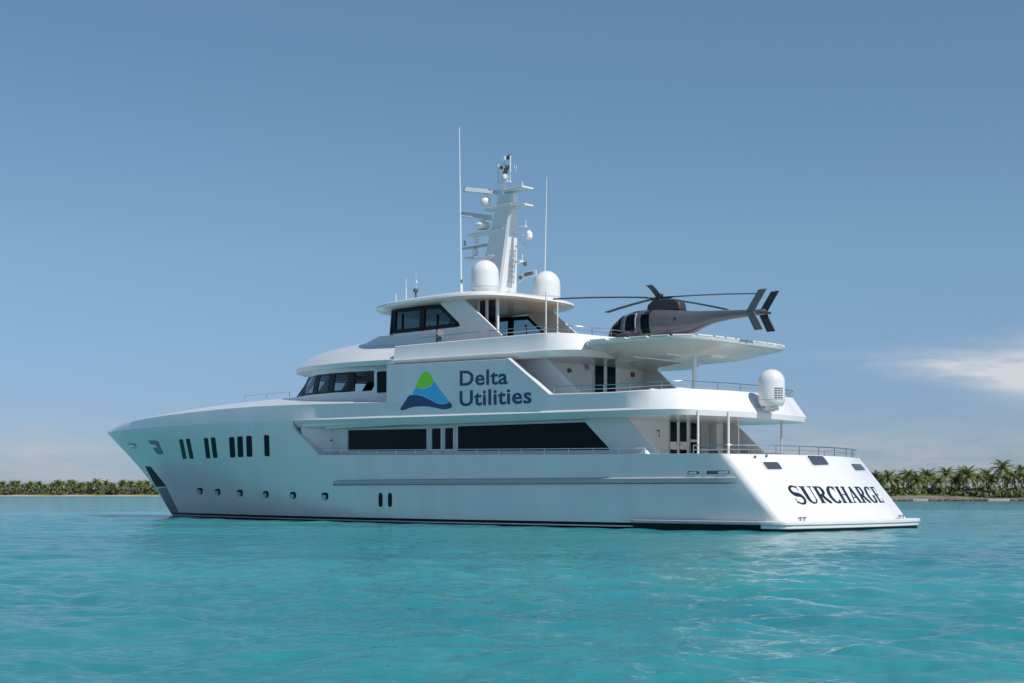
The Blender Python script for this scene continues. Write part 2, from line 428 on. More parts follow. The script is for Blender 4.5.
# ---- crowned foredeck
zc = spline([(21.9, 6.02), (31.9, 6.12), (35.5, 6.08), (40.6, 5.90), (45.4, 5.62), (48.4, 5.30), (50.6, 4.98)])
fd = MB(); rows = []
for i in range(len(UO)):
    s, p = UO[i]
    if s < 22.0: continue
    y0 = max(secs[i][4][1]-0.02, 0); z0 = secs[i][4][2]-0.004; s0 = secs[i][4][0]
    rows.append([(s0+(s-s0)*k/12*0, y0*(1-k/12), z0+(zc(s)-z0)*(1-(1-k/12)**1.3)) for k in range(13)])
fd.grid(rows)
fd.grid([rows[0], [(x-0.22, y, 5.0) for x, y, z in rows[0]]])
fd.mirror()
fd.build('foredeck', M['white'], Y, angle=30)

# ---- deck floors
db = MB()
db.prism_z([(2.3, -4.1), (1.6, 0), (2.3, 4.1), (15, 4.15), (22, 4.05), (24.8, 3.8), (24.8, -3.8), (22, -4.05), (15, -4.15)], 1.9, 2.03)
db.build('main_deck', M['deck'], Y)
db = MB()
fl = [(s+0.5, p*0.93) for s, p in UO if s < 24]
db.prism_z(fl+[(s, -p) for s, p in fl[::-1][:-1]], 4.16, 4.42)
db.build('upper_deck', M['deck'], Y)

# ---- swim platform
sp = MB()
pl = [(-0.47+0.35*(k/8)**2.5, 4.25*k/8) for k in range(9)]+[(-0.04, 4.43), (0.13, 4.56), (0.5, 4.60), (0.9, 4.58), (0.9, 4.0)]
full = pl+[(s, -p) for s, p in pl[::-1] if p > 0]
sp.prism_z(full, 0.215, 0.345); sp.prism_z([(s+0.035 if s < 0.5 else s, p*0.992) for s, p in full], 0.095, 0.213)
sp.build('swim_platform', [M['white']], Y, bevel=0.03, seg=3)
for sgn in (1, -1):
    sp = MB(); sp.prism_z([(0.902, sgn*4.0), (0.902, sgn*4.575), (3.0, sgn*4.57), (6.2, sgn*4.56), (6.5, sgn*4.47), (6.5, sgn*4.1)], 0.225, 0.345)
    sp.build('side_step', M['strake'], Y, bevel=0.03, seg=2)
    sp = MB(); sp.prism_z([(0.902, sgn*4.0), (0.902, sgn*4.54), (3.0, sgn*4.535), (6.2, sgn*4.52), (6.4, sgn*4.45), (6.4, sgn*4.1)], -0.3, 0.224)
    sp.build('step_underside', M['black'], Y)
sp = MB(); sp.prism_z([(s+0.03 if s < 0.5 else s, p*0.985) for s, p in full], 0.345, 0.352); sp.build('platform_deck', M['deck'], Y)
sp = MB(); sp.prism_z([(s+0.08 if s < 0.5 else s, p*0.98) for s, p in full], -0.3, 0.094); sp.build('platform_underside', M['black'], Y)

# ---- rubbing strake along the side
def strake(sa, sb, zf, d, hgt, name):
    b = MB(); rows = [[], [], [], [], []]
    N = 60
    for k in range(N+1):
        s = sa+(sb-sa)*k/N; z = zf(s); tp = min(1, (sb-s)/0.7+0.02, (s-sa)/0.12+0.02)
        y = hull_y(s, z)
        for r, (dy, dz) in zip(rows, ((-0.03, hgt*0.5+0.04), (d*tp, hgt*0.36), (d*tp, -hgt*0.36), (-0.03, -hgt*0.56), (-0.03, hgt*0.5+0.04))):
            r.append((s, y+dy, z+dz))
    b.grid(rows, mats=[0, 0, 1, 0])  # dark grey lower band: shadow line under the strake put into colour
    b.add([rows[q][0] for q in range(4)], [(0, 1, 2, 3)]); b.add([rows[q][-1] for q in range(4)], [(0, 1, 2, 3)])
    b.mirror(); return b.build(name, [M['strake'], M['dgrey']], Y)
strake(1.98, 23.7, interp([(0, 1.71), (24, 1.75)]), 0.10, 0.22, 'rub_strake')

# ---- things set flush on the hull side (outline in photo positions, laid on the hull surface)
def hull_at(x, y, off=0.0):
    p = 4.0
    for _ in range(60):
        s, z = onp(x, y, p); p = 0.5*p+0.5*hull_y(s, z)
    s, z = onp(x, y, p)
    e = 0.05
    n = Vector((-(hull_y(s+e, z)-hull_y(s-e, z))/(2*e), 1, -(hull_y(s, z+e)-hull_y(s, z-e))/(2*e))).normalized()
    return Vector((s, hull_y(s, z), z)), n
def rrect(quad, r=0.3, n=5):
    """outline with rounded corners of a quad (photo positions, in order), r as share of the sides"""
    q = [Vector(a) for a in quad]; out = []
    for i in range(4):
        a, b, c = q[i-1], q[i], q[(i+1) % 4]
        p0 = b+(a-b)*min(r*min((c-b).length, (a-b).length)/(a-b).length, .5); p1 = b+(c-b)*min(r*min((c-b).length, (a-b).length)/(c-b).length, .5)
        for k in range(n+1):
            t = k/n; out.append((1-t)**2*p0+2*t*(1-t)*b+t*t*p1)
    dense = []
    for i in range(len(out)):
        a, c = out[i], out[(i+1) % len(out)]; m_ = max(1, min(8, int((c-a).length/2.2)))
        dense += [a.lerp(c, k/m_) for k in range(m_)]
    return dense
def hull_plate(b, quad, r=0.25, out=0.012, shrink=1.0, m=0, both=False):
    pts = rrect(quad, r); c = sum(pts, Vector((0, 0)))/len(pts)
    ring = [hull_at(*(c+(p-c)*shrink)) for p in pts]; mid = [hull_at(*(c+(p-c)*shrink*0.5)) for p in pts]; cc = hull_at(*c)
    n = len(pts)
    outer = [a+nn*out for a, nn in ring]; inner = [a-nn*0.03 for a, nn in ring]; half = [a+nn*out for a, nn in mid]
    v = inner+outer+half+[cc[0]+cc[1]*out]
    f = [(i, (i+1) % n, n+(i+1) % n, n+i) for i in range(n)]+[(n+i, n+(i+1) % n, 2*n+(i+1) % n, 2*n+i) for i in range(n)]+[(2*n+i, 2*n+(i+1) % n, 3*n) for i in range(n)]
    b.add(v, f, m)
    return b
def hull_ring(b, quad, r, inner, out, m=0):
    """a raised rim round an opening"""
    pts = rrect(quad, r); c = sum(pts, Vector((0, 0)))/len(pts); n = len(pts)
    A = [hull_at(*(c+(p-c)*1.0)) for p in pts]; Bq = [hull_at(*(c+(p-c)*inner)) for p in pts]
    b.grid([[a-nn*0.02 for a, nn in A], [a+nn*out for a, nn in A], [a+nn*out for a, nn in Bq], [a-nn*0.02 for a, nn in Bq]], m, closed=True)
def hull_window(name, quad, r, parent=hull, rim=1.18):
    b = MB(); c = sum((Vector(q) for q in quad), Vector((0, 0)))/4
    big = [c+(Vector(q)-c)*rim for q in quad]
    hull_ring(b, big, r, 1/rim*0.97, 0.016)
    f = b.build(name, M['white'], parent, angle=50)
    g = MB(); hull_plate(g, quad, r, 0.006); g.build('pane', M['glass'], f, angle=50)
    return f
def tall(xt, xb, yt_, yb_, wd): return [(xt, yt_), (xt+wd, yt_), (xb+wd, yb_), (xb, yb_)]
for xt, xb, yt_, yb_, wd in ((179.2, 183.0, 439.2, 458.8, 3.6), (186.0, 190.0, 438.6, 458.6, 3.7), (203.9, 206.4, 438.0, 458.2, 4.0), (211.0, 213.4, 437.4, 457.9, 4.2),
                             (229.2, 230.4, 437.0, 457.4, 5.0), (237.4, 238.2, 436.4, 457.0, 5.2), (246.4, 247.0, 435.9, 456.7, 5.4)):
    b = MB(); hull_plate(b, tall(xt, xb, yt_, yb_, wd), 0.28, 0.02); b.build('hull_window', M['glass'], hull, angle=50)
b = MB(); hull_plate(b, tall(264.0, 264.8, 435.0, 456.3, 5.0), 0.28, 0.012); b.build('hull_window', M['glass'], hull, angle=50)
def port_px(x, y, w_, h_):
    return [(x-w_/2, y-h_/2), (x+w_/2, y-h_/2), (x+w_/2, y+h_/2), (x-w_/2, y+h_/2)]
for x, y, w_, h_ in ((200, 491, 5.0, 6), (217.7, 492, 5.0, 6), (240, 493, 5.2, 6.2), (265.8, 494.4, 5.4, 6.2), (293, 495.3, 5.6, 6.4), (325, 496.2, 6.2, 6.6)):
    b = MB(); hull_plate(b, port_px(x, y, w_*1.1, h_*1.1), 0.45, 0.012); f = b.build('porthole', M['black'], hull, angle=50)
    b = MB(); hull_plate(b, port_px(x-0.9, y+0.9, w_*0.72, h_*0.72), 0.45, 0.024); b.build('unshaded_pane', M['grey'], f, angle=50)  # set low and forward; the black left showing is painted recess shadow
for x in (380.8, 390.2):
    hull_window('oval_window', port_px(x, 499.8, 4.4, 15), 0.9, rim=1.2)
# anchor pocket, its plate and the mooring fairleads
b = MB(); hull_plate(b, [(145.0, 466.2), (150.6, 466.5), (166.2, 486.0), (156.2, 487.0)], 0.06, 0.012); b.build('anchor_pocket', M['black'], hull)
b = MB(); hull_plate(b, [(157.4, 488.2), (166.8, 487.6), (178.6, 512.0), (171.2, 513.5)], 0.04, 0.010); b.build('anchor_plate', M['steel'], hull)
b = MB(); hull_plate(b, [(156.0, 486.9), (166.3, 486.0), (167.2, 487.4), (157.2, 488.3)], 0.04, 0.02); b.build('pocket_lip', M['chrome'], hull)
for quad, bright in (([(128.3, 443.3), (135, 443.6), (136.6, 448.3), (131, 448.2)], [(131.2, 444.6), (135.4, 444.8), (136, 447.2), (132.2, 447.2)]),
                     ([(148.2, 440.4), (157.6, 440.6), (163.6, 453.8), (157.2, 454.0)], [(151.6, 444.2), (157.0, 444.4), (158.2, 447.6), (152.8, 447.4)])):
    b = MB(); hull_plate(b, quad, 0.12, 0.012); f = b.build('fairlead', M['steel'], hull)
    P0, n0 = hull_at(*((Vector(bright[0])+Vector(bright[3]))/2)); P1, n1 = hull_at(*((Vector(bright[1])+Vector(bright[2]))/2))
    b = MB(); up_v = Vector((0, 0, 0.02)); b.tube([P0+n0*0.05+up_v, P1+n1*0.05+up_v], 0.10, 14); b.build('sky_glint_tube', M['white'], f)  # white tube added to catch sun where sky shows through the opening
# freeing ports near the stern
for q1, q2 in (([(687.6, 471.2), (699.6, 471.0), (699.4, 474.2), (687.4, 474.4)], [(689, 471.9), (696.5, 471.7), (696.5, 473.8), (689, 474.0)]),
               ([(706.3, 470.8), (729.6, 470.4), (729.4, 474.0), (706.2, 474.4)], [(718.5, 471.3), (728.3, 471.1), (728.2, 473.6), (718.4, 473.8)])):
    b = MB(); hull_plate(b, q1, 0.5, 0.010); f = b.build('freeing_port', M['dgrey'], hull)
    b = MB(); hull_plate(b, q2, 0.5, 0.03); b.build('flap', M['white'], f)
b = MB(); hull_plate(b, [(704.0, 470.6), (705.3, 470.6), (705.3, 474.6), (704.0, 474.6)], 0.3, 0.02); b.build('hinge', M['grey'], hull)

# ---- transom
def transom_pt(p, z):
    """point on the transom plane at lateral p and height z, and a rough normal"""
    yc = hull_y(tr_corner(z)+RC, z)-RC
    s = tr_mid(z)+(tr_corner(z)-tr_mid(z))*(min(abs(p)/yc, 1))**2.2
    return Vector((s, p, z))
def transom_frame(p, z):
    e = 0.05; a = transom_pt(p, z)
    du = (transom_pt(p-e, z)-transom_pt(p+e, z)).normalized(); dv = (transom_pt(p, z+e)-transom_pt(p, z-e)).normalized()
    n = du.cross(dv).normalized()
    return a, du, dv, n
def transom_px(x, y):
    s = 1.0
    for _ in range(60):
        p, z = ons(x, y, s); s = 0.5*s+0.5*transom_pt(p, z).x
    p, z = ons(x, y, s); return p, z
for quad, light in (([(761.8, 462.2), (777.6, 462.2), (782.8, 469.6), (767.2, 469.8)], 0), ([(806.0, 455.6), (822.6, 456.0), (829.4, 465.2), (812.6, 465.8)], 1), ([(850.0, 463.9), (860.4, 464.3), (865.8, 470.6), (855.0, 471.0)], 0)):
    pts = [transom_px(*q) for q in rrect(quad, 0.22)]; c = (sum(a for a, _ in pts)/len(pts), sum(b_ for _, b_ in pts)/len(pts))
    def T(pz, off, k=1.0):
        a, du, dv, n = transom_frame(c[0]+(pz[0]-c[0])*k, c[1]+(pz[1]-c[1])*k); return a+n*off
    b = MB(); b.grid([[T(q, -0.03, 1.1) for q in pts], [T(q, 0.02, 1.1) for q in pts], [T(q, 0.02, 0.98) for q in pts], [T(q, -0.02, 0.98) for q in pts]], closed=True)
    f = b.build('transom_window', M['white'], hull, angle=50)
    b = MB(); b.grid([[T(q, 0.014, k_) for q in pts] for k_ in (1.0, 0.75, 0.5, 0.25, 0.0)], closed=True); g = b.build('pane', M['tglass'], f, angle=60)
for x, y in ((754.8, 457.2), (766.2, 456.2)):
    a, du, dv, n = transom_frame(*transom_px(x, y))
    b = MB(); b.tube([a-n*0.02, a+n*0.05], 0.045, 10); b.build('stern_light', M['dgrey'], hull)
for x, y in ((803, 519.4), (902, 517.0)):
    p, z = onp(x, y, 0)[0], 0
    pp = ons(x, y, 0.02)[0]
    b = MB(); b.tube([(0.05, pp-0.12, 0.35), (0.05, pp-0.12, 0.50)], 0.035, 8).tube([(0.05, pp+0.12, 0.35), (0.05, pp+0.12, 0.50)], 0.035, 8).tube([(0.05, pp-0.24, 0.45), (0.05, pp+0.24, 0.45)], 0.028, 8)
    b.build('mooring_bitt', M['chrome'], Y)

# ---- SURCHARGE in bold serif capitals; letters drawn as ribbons in a unit cell (height 1)
def ribbon(pts, wd):
    """closed polygon strip along pts with half widths wd -> list of quads"""
    P = [Vector(p) for p in pts]; out = []
    for i, p in enumerate(P):
        d = (P[min(i+1, len(P)-1)]-P[max(i-1, 0)]).normalized(); n = Vector((-d.y, d.x))
        out.append((p+n*wd[i], p-n*wd[i]))
    return [(out[i][0], out[i][1], out[i+1][1], out[i+1][0]) for i in range(len(out)-1)]
def arc(cx, cy, rx, ry, a0, a1, n=16): return [(cx+rx*math.cos(R(a0+(a1-a0)*k/n)), cy+ry*math.sin(R(a0+(a1-a0)*k/n))) for k in range(n+1)]
def stress(pts, thick, thin):                    # thick where the stroke runs upright
    w_ = []
    for i in range(len(pts)):
        a = pts[max(i-1, 0)]; c = pts[min(i+1, len(pts)-1)]; dx, dy = c[0]-a[0], c[1]-a[1]; l = math.hypot(dx, dy) or 1
        w_.append(thin+(thick-thin)*(abs(dy)/l)**1.3)
    return w_
TK, TN, SH = 0.105, 0.040, 0.032
def stem_(x, y0=0.0, y1=1.0, k=TK): return [((x-k, y0), (x+k, y0), (x+k, y1), (x-k, y1))]
def serif(x, y, wd=0.16): return [((x-wd, y-SH), (x+wd, y-SH), (x+wd, y+SH), (x-wd, y+SH))]
def crv(pts, tk=TK, tn=TN): return ribbon(pts, stress(pts, tk, tn))
def letter(ch):
    if ch == 'S':
        sp_ = arc(0.32, 0.745, 0.23, 0.235, 35, 270, 18)[:-1]+arc(0.32, 0.255, 0.255, 0.255, 90, -150, 20)
        w_ = [TN+(TK*1.15-TN)*math.exp(-((i-18)/6.0)**2)+0.018*abs(math.sin(i*0.17)) for i in range(len(sp_))]
        return ribbon(sp_, w_)+[((0.50, 0.70), (0.54, 0.70), (0.55, 1.0), (0.52, 1.0))]+[((0.06, 0.0), (0.09, 0.0), (0.11, 0.31), (0.07, 0.31))], 0.66
    if ch == 'U':
        c = arc(0.40, 0.27, 0.23, 0.255, 180, 360, 18)
        w_ = [TK-(TK-TN)*min(1, k/10) for k in range(19)]
        return stem_(0.17, 0.27, 0.98)+serif(0.17, 0.976, 0.17)+ribbon(c, w_)+[((0.604, 0.27), (0.656, 0.27), (0.656, 0.98), (0.604, 0.98))]+serif(0.63, 0.976, 0.13), 0.80
    if ch == 'R':
        bowl = [(0.17, 0.965)]+arc(0.36, 0.735, 0.20, 0.23, 90, -90, 16)+[(0.17, 0.505)]
        return stem_(0.17)+serif(0.17, SH, .16)+serif(0.13, 1-SH, .12)+crv(bowl)+ribbon([(0.34, 0.50), (0.50, 0.24), (0.70, 0.02)], [TK, TK, TK*0.9])+serif(0.70, SH, 0.09), 0.79
    if ch == 'C':
        c = arc(0.42, 0.5, 0.32, 0.475, 48, 315, 26)
        return crv(c, TK*1.1)+[((0.63, 0.70), (0.665, 0.70), (0.675, 1.0), (0.64, 1.0))], 0.75
    if ch == 'G':
        c = arc(0.42, 0.5, 0.32, 0.475, 48, 318, 26)
        return crv(c, TK*1.1)+[((0.63, 0.70), (0.665, 0.70), (0.675, 1.0), (0.64, 1.0))]+stem_(0.64, 0.06, 0.43, TK*0.95)+serif(0.64, 0.43, 0.15), 0.82
    if ch == 'H':
        return stem_(0.17)+stem_(0.63)+serif(0.17, SH)+serif(0.17, 1-SH)+serif(0.63, SH)+serif(0.63, 1-SH)+[((0.2, 0.48), (0.6, 0.48), (0.6, 0.53), (0.2, 0.53))], 0.82
    if ch == 'A':
        return ribbon([(0.12, 0.02), (0.36, 0.98)], [TN, TN])+ribbon([(0.37, 0.99), (0.63, 0.02)], [TK, TK])+serif(0.12, SH, 0.12)+serif(0.64, SH, 0.15)+[((0.2, 0.31), (0.52, 0.31), (0.52, 0.36), (0.2, 0.36))], 0.79
    if ch == 'E':
        return stem_(0.17)+serif(0.14, SH, .13)+serif(0.14, 1-SH, .13)+[((0.17, 0.0), (0.60, 0.0), (0.60, 0.085), (0.17, 0.085)), ((0.17, 0.92), (0.57, 0.92), (0.57, 1.0), (0.17, 1.0)), ((0.17, 0.47), (0.44, 0.47), (0.44, 0.545), (0.17, 0.545)),
               ((0.54, 0.0), (0.60, 0.0), (0.65, 0.29), (0.61, 0.29)), ((0.51, 1.0), (0.57, 1.0), (0.60, 0.72), (0.56, 0.72)), ((0.42, 0.40), (0.45, 0.40), (0.45, 0.63), (0.42, 0.63))], 0.70
word = 'SURCHARGE'
cells = []; x = 0.0; gap = 0.03
for i, ch in enumerate(word):
    polys, adv = letter(ch); big = 1.05 if i in (0,) else 1.0
    cells.append((polys, x, big)); x += adv*big+gap
total = x-gap
pl_, zl_ = transom_px(788.6, 505.5)[0], None
pA = transom_px(792.5, 498.0); pB = transom_px(883.0, 496.0)
p_left, p_right = pA[0]-0.05, pB[0]+0.26
z_base, z_top = 0.935, 1.51
b = MB(); cnt = 0
for polys, x0, big in cells:
    for poly in polys:
        cnt += 1; pts = []
        # split long strokes so that they follow the curved transom
        for (ux, uy) in poly:
            pp = p_left+(p_right-p_left)*((x0+ux*big)/total); zz = z_base+(z_top-z_base)*(uy*big-(big-1)*0.45)
            a, du, dv, n = transom_frame(pp, zz); pts.append(a+n*(0.006+0.0002*(cnt % 9)))
        b.add(pts, [tuple(range(len(pts)))])
b.build('name_lettering', M['letter'], hull, merge=0, smooth=False)

# ---- main deck house: side walls with wings, long dark windows, doors
PW = 3.5
mh = MB()
for sgn in (1, -1):
    y1, y0 = sgn*PW, sgn*(PW-0.12)
    mh.prism_y([(8.3, 2.03), (24.6, 2.03), (24.6, 4.24), (8.3, 4.10)], y0, y1)
    mh.prism_y([(5.9, 2.55), (8.3, 2.03), (8.3, 4.10), (7.55, 4.08), (6.05, 2.78)], y0, y1)
    # front of the side deck, curving out to the hull
    mh.prism([(24.6, sgn*3.38, 2.03), (25.3, sgn*4.0, 2.03), (25.4, sgn*3.9, 2.03), (24.7, sgn*3.30, 2.03)], [(24.6, sgn*3.38, 4.27), (26.0, sgn*4.3, 4.27), (26.1, sgn*4.2, 4.27), (24.7, sgn*3.30, 4.27)])
mh.box(8.30, 8.42, -3.38, 3.38, 2.03, 4.13)
mainhouse = mh.build('main_deckhouse', M['white'], Y, bevel=0.01)
def side_pane(name, poly_px, p, th=0.02, parent=None, m='glass', r=0.08, frame=None):
    pts = [onp(*q, p) for q in rrect(poly_px, r)] if len(poly_px) == 4 else [onp(*q, p) for q in poly_px]
    b = MB(); b.prism_y(pts, p-0.01, p+th); o = b.build(name, M[m], parent, bevel=0.006)
    return o
WPX = PW
b1 = side_pane('saloon_window', [(348.6, 430.2), (426.5, 428.8), (426.5, 450.6), (348.6, 451.2)], WPX, 0.02, mainhouse, r=0.06)
b2 = side_pane('saloon_window', [(458.2, 426.4), (585.0, 422.2), (609.8, 449.0), (609.0, 449.9), (458.2, 450.8)], WPX, 0.02, mainhouse)
# raised surround and the side door with two glazed leaves
def bars_px(name, segs, p, wd, th, parent, m='white'):
    b = MB()
    for (xa, ya), (xb, yb) in segs:
        a = onp(xa, ya, p); c = onp(xb, yb, p); d = Vector((c[0]-a[0], c[1]-a[1])).normalized(); n = Vector((-d.y, d.x))*wd/2
        b.prism_y([(a[0]+n.x, a[1]+n.y), (a[0]-n.x, a[1]-n.y), (c[0]-n.x, c[1]-n.y), (c[0]+n.x, c[1]+n.y)], p-0.01, p+th)
    return b.build(name, M[m], parent, bevel=0.008)
bars_px('window_surround', [((347.2, 428.8), (428.2, 427.0)), ((347.2, 428.8), (347.2, 452.6)), ((428.2, 427.0), (428.2, 452.2)), ((456.2, 425.0), (585.5, 420.8))], WPX, 0.06, 0.05, mainhouse)
sdoor = bars_px('side_door', [((430.8, 427.0), (455.0, 425.8)), ((430.8, 427.0), (430.8, 452.6)), ((455.0, 425.8), (455.0, 452.4)), ((442.8, 426.4), (442.8, 452.4))], WPX, 0.07, 0.055, mainhouse)
for q in ([(432.2, 428.6), (440.6, 428.2), (440.6, 449.8), (432.2, 450.2)], [(445.2, 428.2), (453.0, 427.8), (453.0, 449.6), (445.2, 449.8)]):
    side_pane('pane', q, WPX, 0.012, sdoor, r=0.1)
b = MB(); a = onp(309.6+22, 440.0, WPX); 
b.tube([(a[0], WPX-0.01, a[1]-0.02), (a[0], WPX+0.05, a[1]-0.02)], 0.04, 10); b.build('deck_light', M['dgrey'], mainhouse)
# aft bulkhead of the main deck: double doors, glazed panel, lockers
SB = 8.3
def aft_rect(x0, x1, y0, y1, s, th, name, m, parent, zbase=None):
    pa, za = ons(x0, y0, s); pb, _ = ons(x1, y0, s); _, zb_ = ons(x0, y1, s)
    if zbase is not None: zb_ = zbase
    b = MB(); b.box(s-th, s+0.004, min(pa, pb), max(pa, pb), min(za, zb_), max(za, zb_)); return b.build(name, M[m], parent, bevel=0.006)
FL = 2.05
for x0, x1 in ((669.2, 678.2), (678.9, 688.0)):
    d_ = aft_rect(x0, x1, 418.6, 0, SB, 0.05, 'aft_door', 'cream', mainhouse, FL)
    aft_rect(x0+1.0, x1-1.4, 420.5, 441.6, SB-0.05, 0.012, 'pane', 'glass', d_)
    aft_rect(x0+1.0, x1-1.4, 449.4, 0, SB-0.05, 0.012, 'lower_pane', 'glass', d_, FL+0.1)
    ph, zh = ons(x1-0.9 if x0 < 675 else x0+0.6, 444.0, SB-0.07)
    b = MB(); b.tube([(SB-0.05, ph, zh), (SB-0.11, ph, zh), (SB-0.11, ph+0.12*(1 if x0 < 675 else -1), zh)], 0.014, 6); b.build('handle', M['chrome'], d_)
sg = aft_rect(689.2, 698.6, 418.8, 0, SB, 0.06, 'side_light', 'white', mainhouse, FL)
aft_rect(690.6, 697.4, 420.4, 439.4, SB-0.06, 0.012, 'pane', 'glass', sg); aft_rect(690.6, 697.4, 442.0, 0, SB-0.06, 0.012, 'lower_pane', 'glass', sg, FL+0.1)
aft_rect(700.2, 708.5, 419.0, 0, SB, 0.05, 'locker_door', 'grey', mainhouse, FL)
aft_rect(709.5, 716.0, 418.5, 0, SB, 0.35, 'pilaster', 'white', mainhouse, FL)
b = MB(); ph, zh = ons(657.6, 434.0, SB-0.02)
b.tube([(SB, ph, zh+0.12), (SB-0.1, ph, zh+0.14), (SB-0.1, ph, zh-0.1)], 0.03, 8); b.build('bulkhead_lamp', M['dgrey'], mainhouse)

# ---- upper deck superstructure with the company sign
zpt = interp([(10, 6.43), (12.7, 6.49), (19.8, 6.70)])
def panel_y(z): return 4.529
up_ = MB()
for sgn in (1, -1):
    poly = [(10.45, 4.98), (19.75, 5.08), (19.75, 6.69), (12.62, 6.49)]
    up_.prism([(s, sgn*(panel_y(z)-0.16), z) for s, z in poly], [(s, sgn*panel_y(z), z) for s, z in poly])
    # forward return of the panel down to the wheelhouse side
    up_.prism([(19.60, sgn*3.5, 5.0), (19.75, sgn*3.5, 5.0), (19.75, sgn*panel_y(5.1), 5.05), (19.60, sgn*panel_y(5.1), 5.05)], [(19.60, sgn*3.5, 6.7), (19.75, sgn*3.5, 6.7), (19.75, sgn*(panel_y(6.7)-.01), 6.69), (19.60, sgn*(panel_y(6.7)-.01), 6.68)])
    # inner wall that ends in a slanted wing
    up_.prism_y([(9.6, 4.9), (12.3, 4.42), (19.6, 4.42), (19.6, 6.72), (11.65, 6.60)], sgn*3.28, sgn*3.42)
    # cap along the slanted edge of the big panel
up_.box(12.2, 12.34, -3.28, 3.28, 4.42, 6.75)
upper = up_.build('upper_deckhouse', M['white'], Y, bevel=0.012)
for sgn in (1, -1):
    for (sa, za), (sb, zb__) in (((10.37, 4.99), (12.58, 6.52)),):
        b = MB()
        b.prism([(sa-0.03, sgn*(panel_y(za)-0.24), za), (sa+0.07, sgn*(panel_y(za)-0.24), za-0.03), (sa+0.07, sgn*(panel_y(za)+0.03), za-0.03), (sa-0.03, sgn*(panel_y(za)+0.03), za)],
                [(sb-0.03, sgn*(panel_y(zb__)-0.24), zb__), (sb+0.07, sgn*(panel_y(zb__)-0.24), zb__-0.03), (sb+0.07, sgn*(panel_y(zb__)+0.03), zb__-0.03), (sb-0.03, sgn*(panel_y(zb__)+0.03), zb__)])
        b.build('panel_edge', M['white'], upper, bevel=0.01)
SU = 12.2
FU = 4.43
fr = aft_rect(593.0, 618.2, 360.4, 0, SU, 0.05, 'door_frame', 'cream', upper, FU)
for x0, x1 in ((594.6, 604.2), (606.8, 616.0)):
    d_ = aft_rect(x0, x1, 362.4, 0, SU-0.05, 0.03, 'aft_door', 'white', upper, FU)
    aft_rect(x0+0.5, x1-0.5, 363.2, 0, SU-0.08, 0.012, 'pane', 'glass', d_, FU+0.1)
    ph, zh = ons(604.6 if x0 < 600 else 606.4, 383.0, SU-0.12)
    b = MB(); b.tube([(SU-0.08, ph, zh-0.08), (SU-0.13, ph, zh-0.08), (SU-0.13, ph, zh+0.08), (SU-0.08, ph, zh+0.08)], 0.014, 6); b.build('handle', M['chrome'], d_)
for x, y, rr in ((569.2, 370.5, 0.10), (632.5, 374.8, 0.12)):
    ph, zh = ons(x, y, SU-0.02); b = MB(); b.tube([(SU, ph, zh), (SU-0.10, ph, zh)], [rr, rr*0.8], 12); b.build('speaker', M['dgrey'], upper)
ph, zh = ons(586.6, 364.5, SU-0.02); b = MB(); b.box(SU-0.14, SU, ph-0.1, ph+0.1, zh-0.06, zh+0.14); b.tube([(SU-0.08, ph, zh-0.06), (SU-0.12, ph, zh-0.2)], [0.05, 0.08], 8); b.build('flood_light', M['grey'], upper, bevel=0.02)

# sign: mountain emblem and company name
def sign_pt(x, y, off=0.005):
    p = 4.3
    for _ in range(20):
        s, z = onp(x, y, p); p = panel_y(z)
    return Vector((s, p+off, z))
def zpx(q): return (390+q[0]/6.38, 350+q[1]/6.38)
def smooth_closed(pts, n=4):
    P = [Vector(p) for p in pts]; out = []; N = len(P)
    for i in range(N):
        a, b_, c, d = P[i-1], P[i], P[(i+1) % N], P[(i+2) % N]
        for k in range(n):
            t = k/n; out.append(0.5*((2*b_)+(-a+c)*t+(2*a-5*b_+4*c-d)*t*t+(-a+3*b_-3*c+d)*t**3))
    return out
em = MB()
greenp = [(165, 238), (183, 190), (203, 152), (226, 136), (252, 146), (270, 174), (279, 200), (262, 222), (232, 238), (200, 244)]
bluep = [(148, 272), (158, 250), (166, 242), (200, 249), (234, 243), (264, 226), (283, 204), (310, 240), (345, 285), (376, 326), (372, 334), (340, 344), (300, 338), (250, 312), (200, 290), (150, 284)]
navyp = [(122, 292), (150, 287), (200, 293), (250, 315), (300, 341), (342, 347), (372, 337), (382, 334), (397, 356), (382, 373), (340, 379), (290, 369), (230, 360), (150, 363), (90, 383), (66, 380), (80, 352), (104, 316)]
for pts, mi in ((greenp, 0), (bluep, 1), (navyp, 2)):
    P = [sign_pt(*zpx(q)) for q in smooth_closed(pts)]
    em.add(P, [tuple(range(len(P)))], mi)
em.build('sign_emblem', [M['green'], M['blue'], M['navy']], upper, merge=0, smooth=False, recalc=False)
def text_mesh(txt, bold=0.022):
    cu = bpy.data.curves.new('t', 'FONT'); cu.body = txt; cu.size = 1.0; cu.offset = bold; cu.resolution_u = 4; cu.space_character = 1.05
    o = bpy.data.objects.new('t', cu); COL.objects.link(o); bpy.context.view_layer.update()
    me = bpy.data.meshes.new_from_object(o.evaluated_get(bpy.context.evaluated_depsgraph_get()))
    vs_ = [v.co.copy() for v in me.vertices]; fs_ = [tuple(p.vertices) for p in me.polygons]
    bpy.data.objects.remove(o); bpy.data.curves.remove(cu); bpy.data.meshes.remove(me)
    return vs_, fs_
tb = MB()
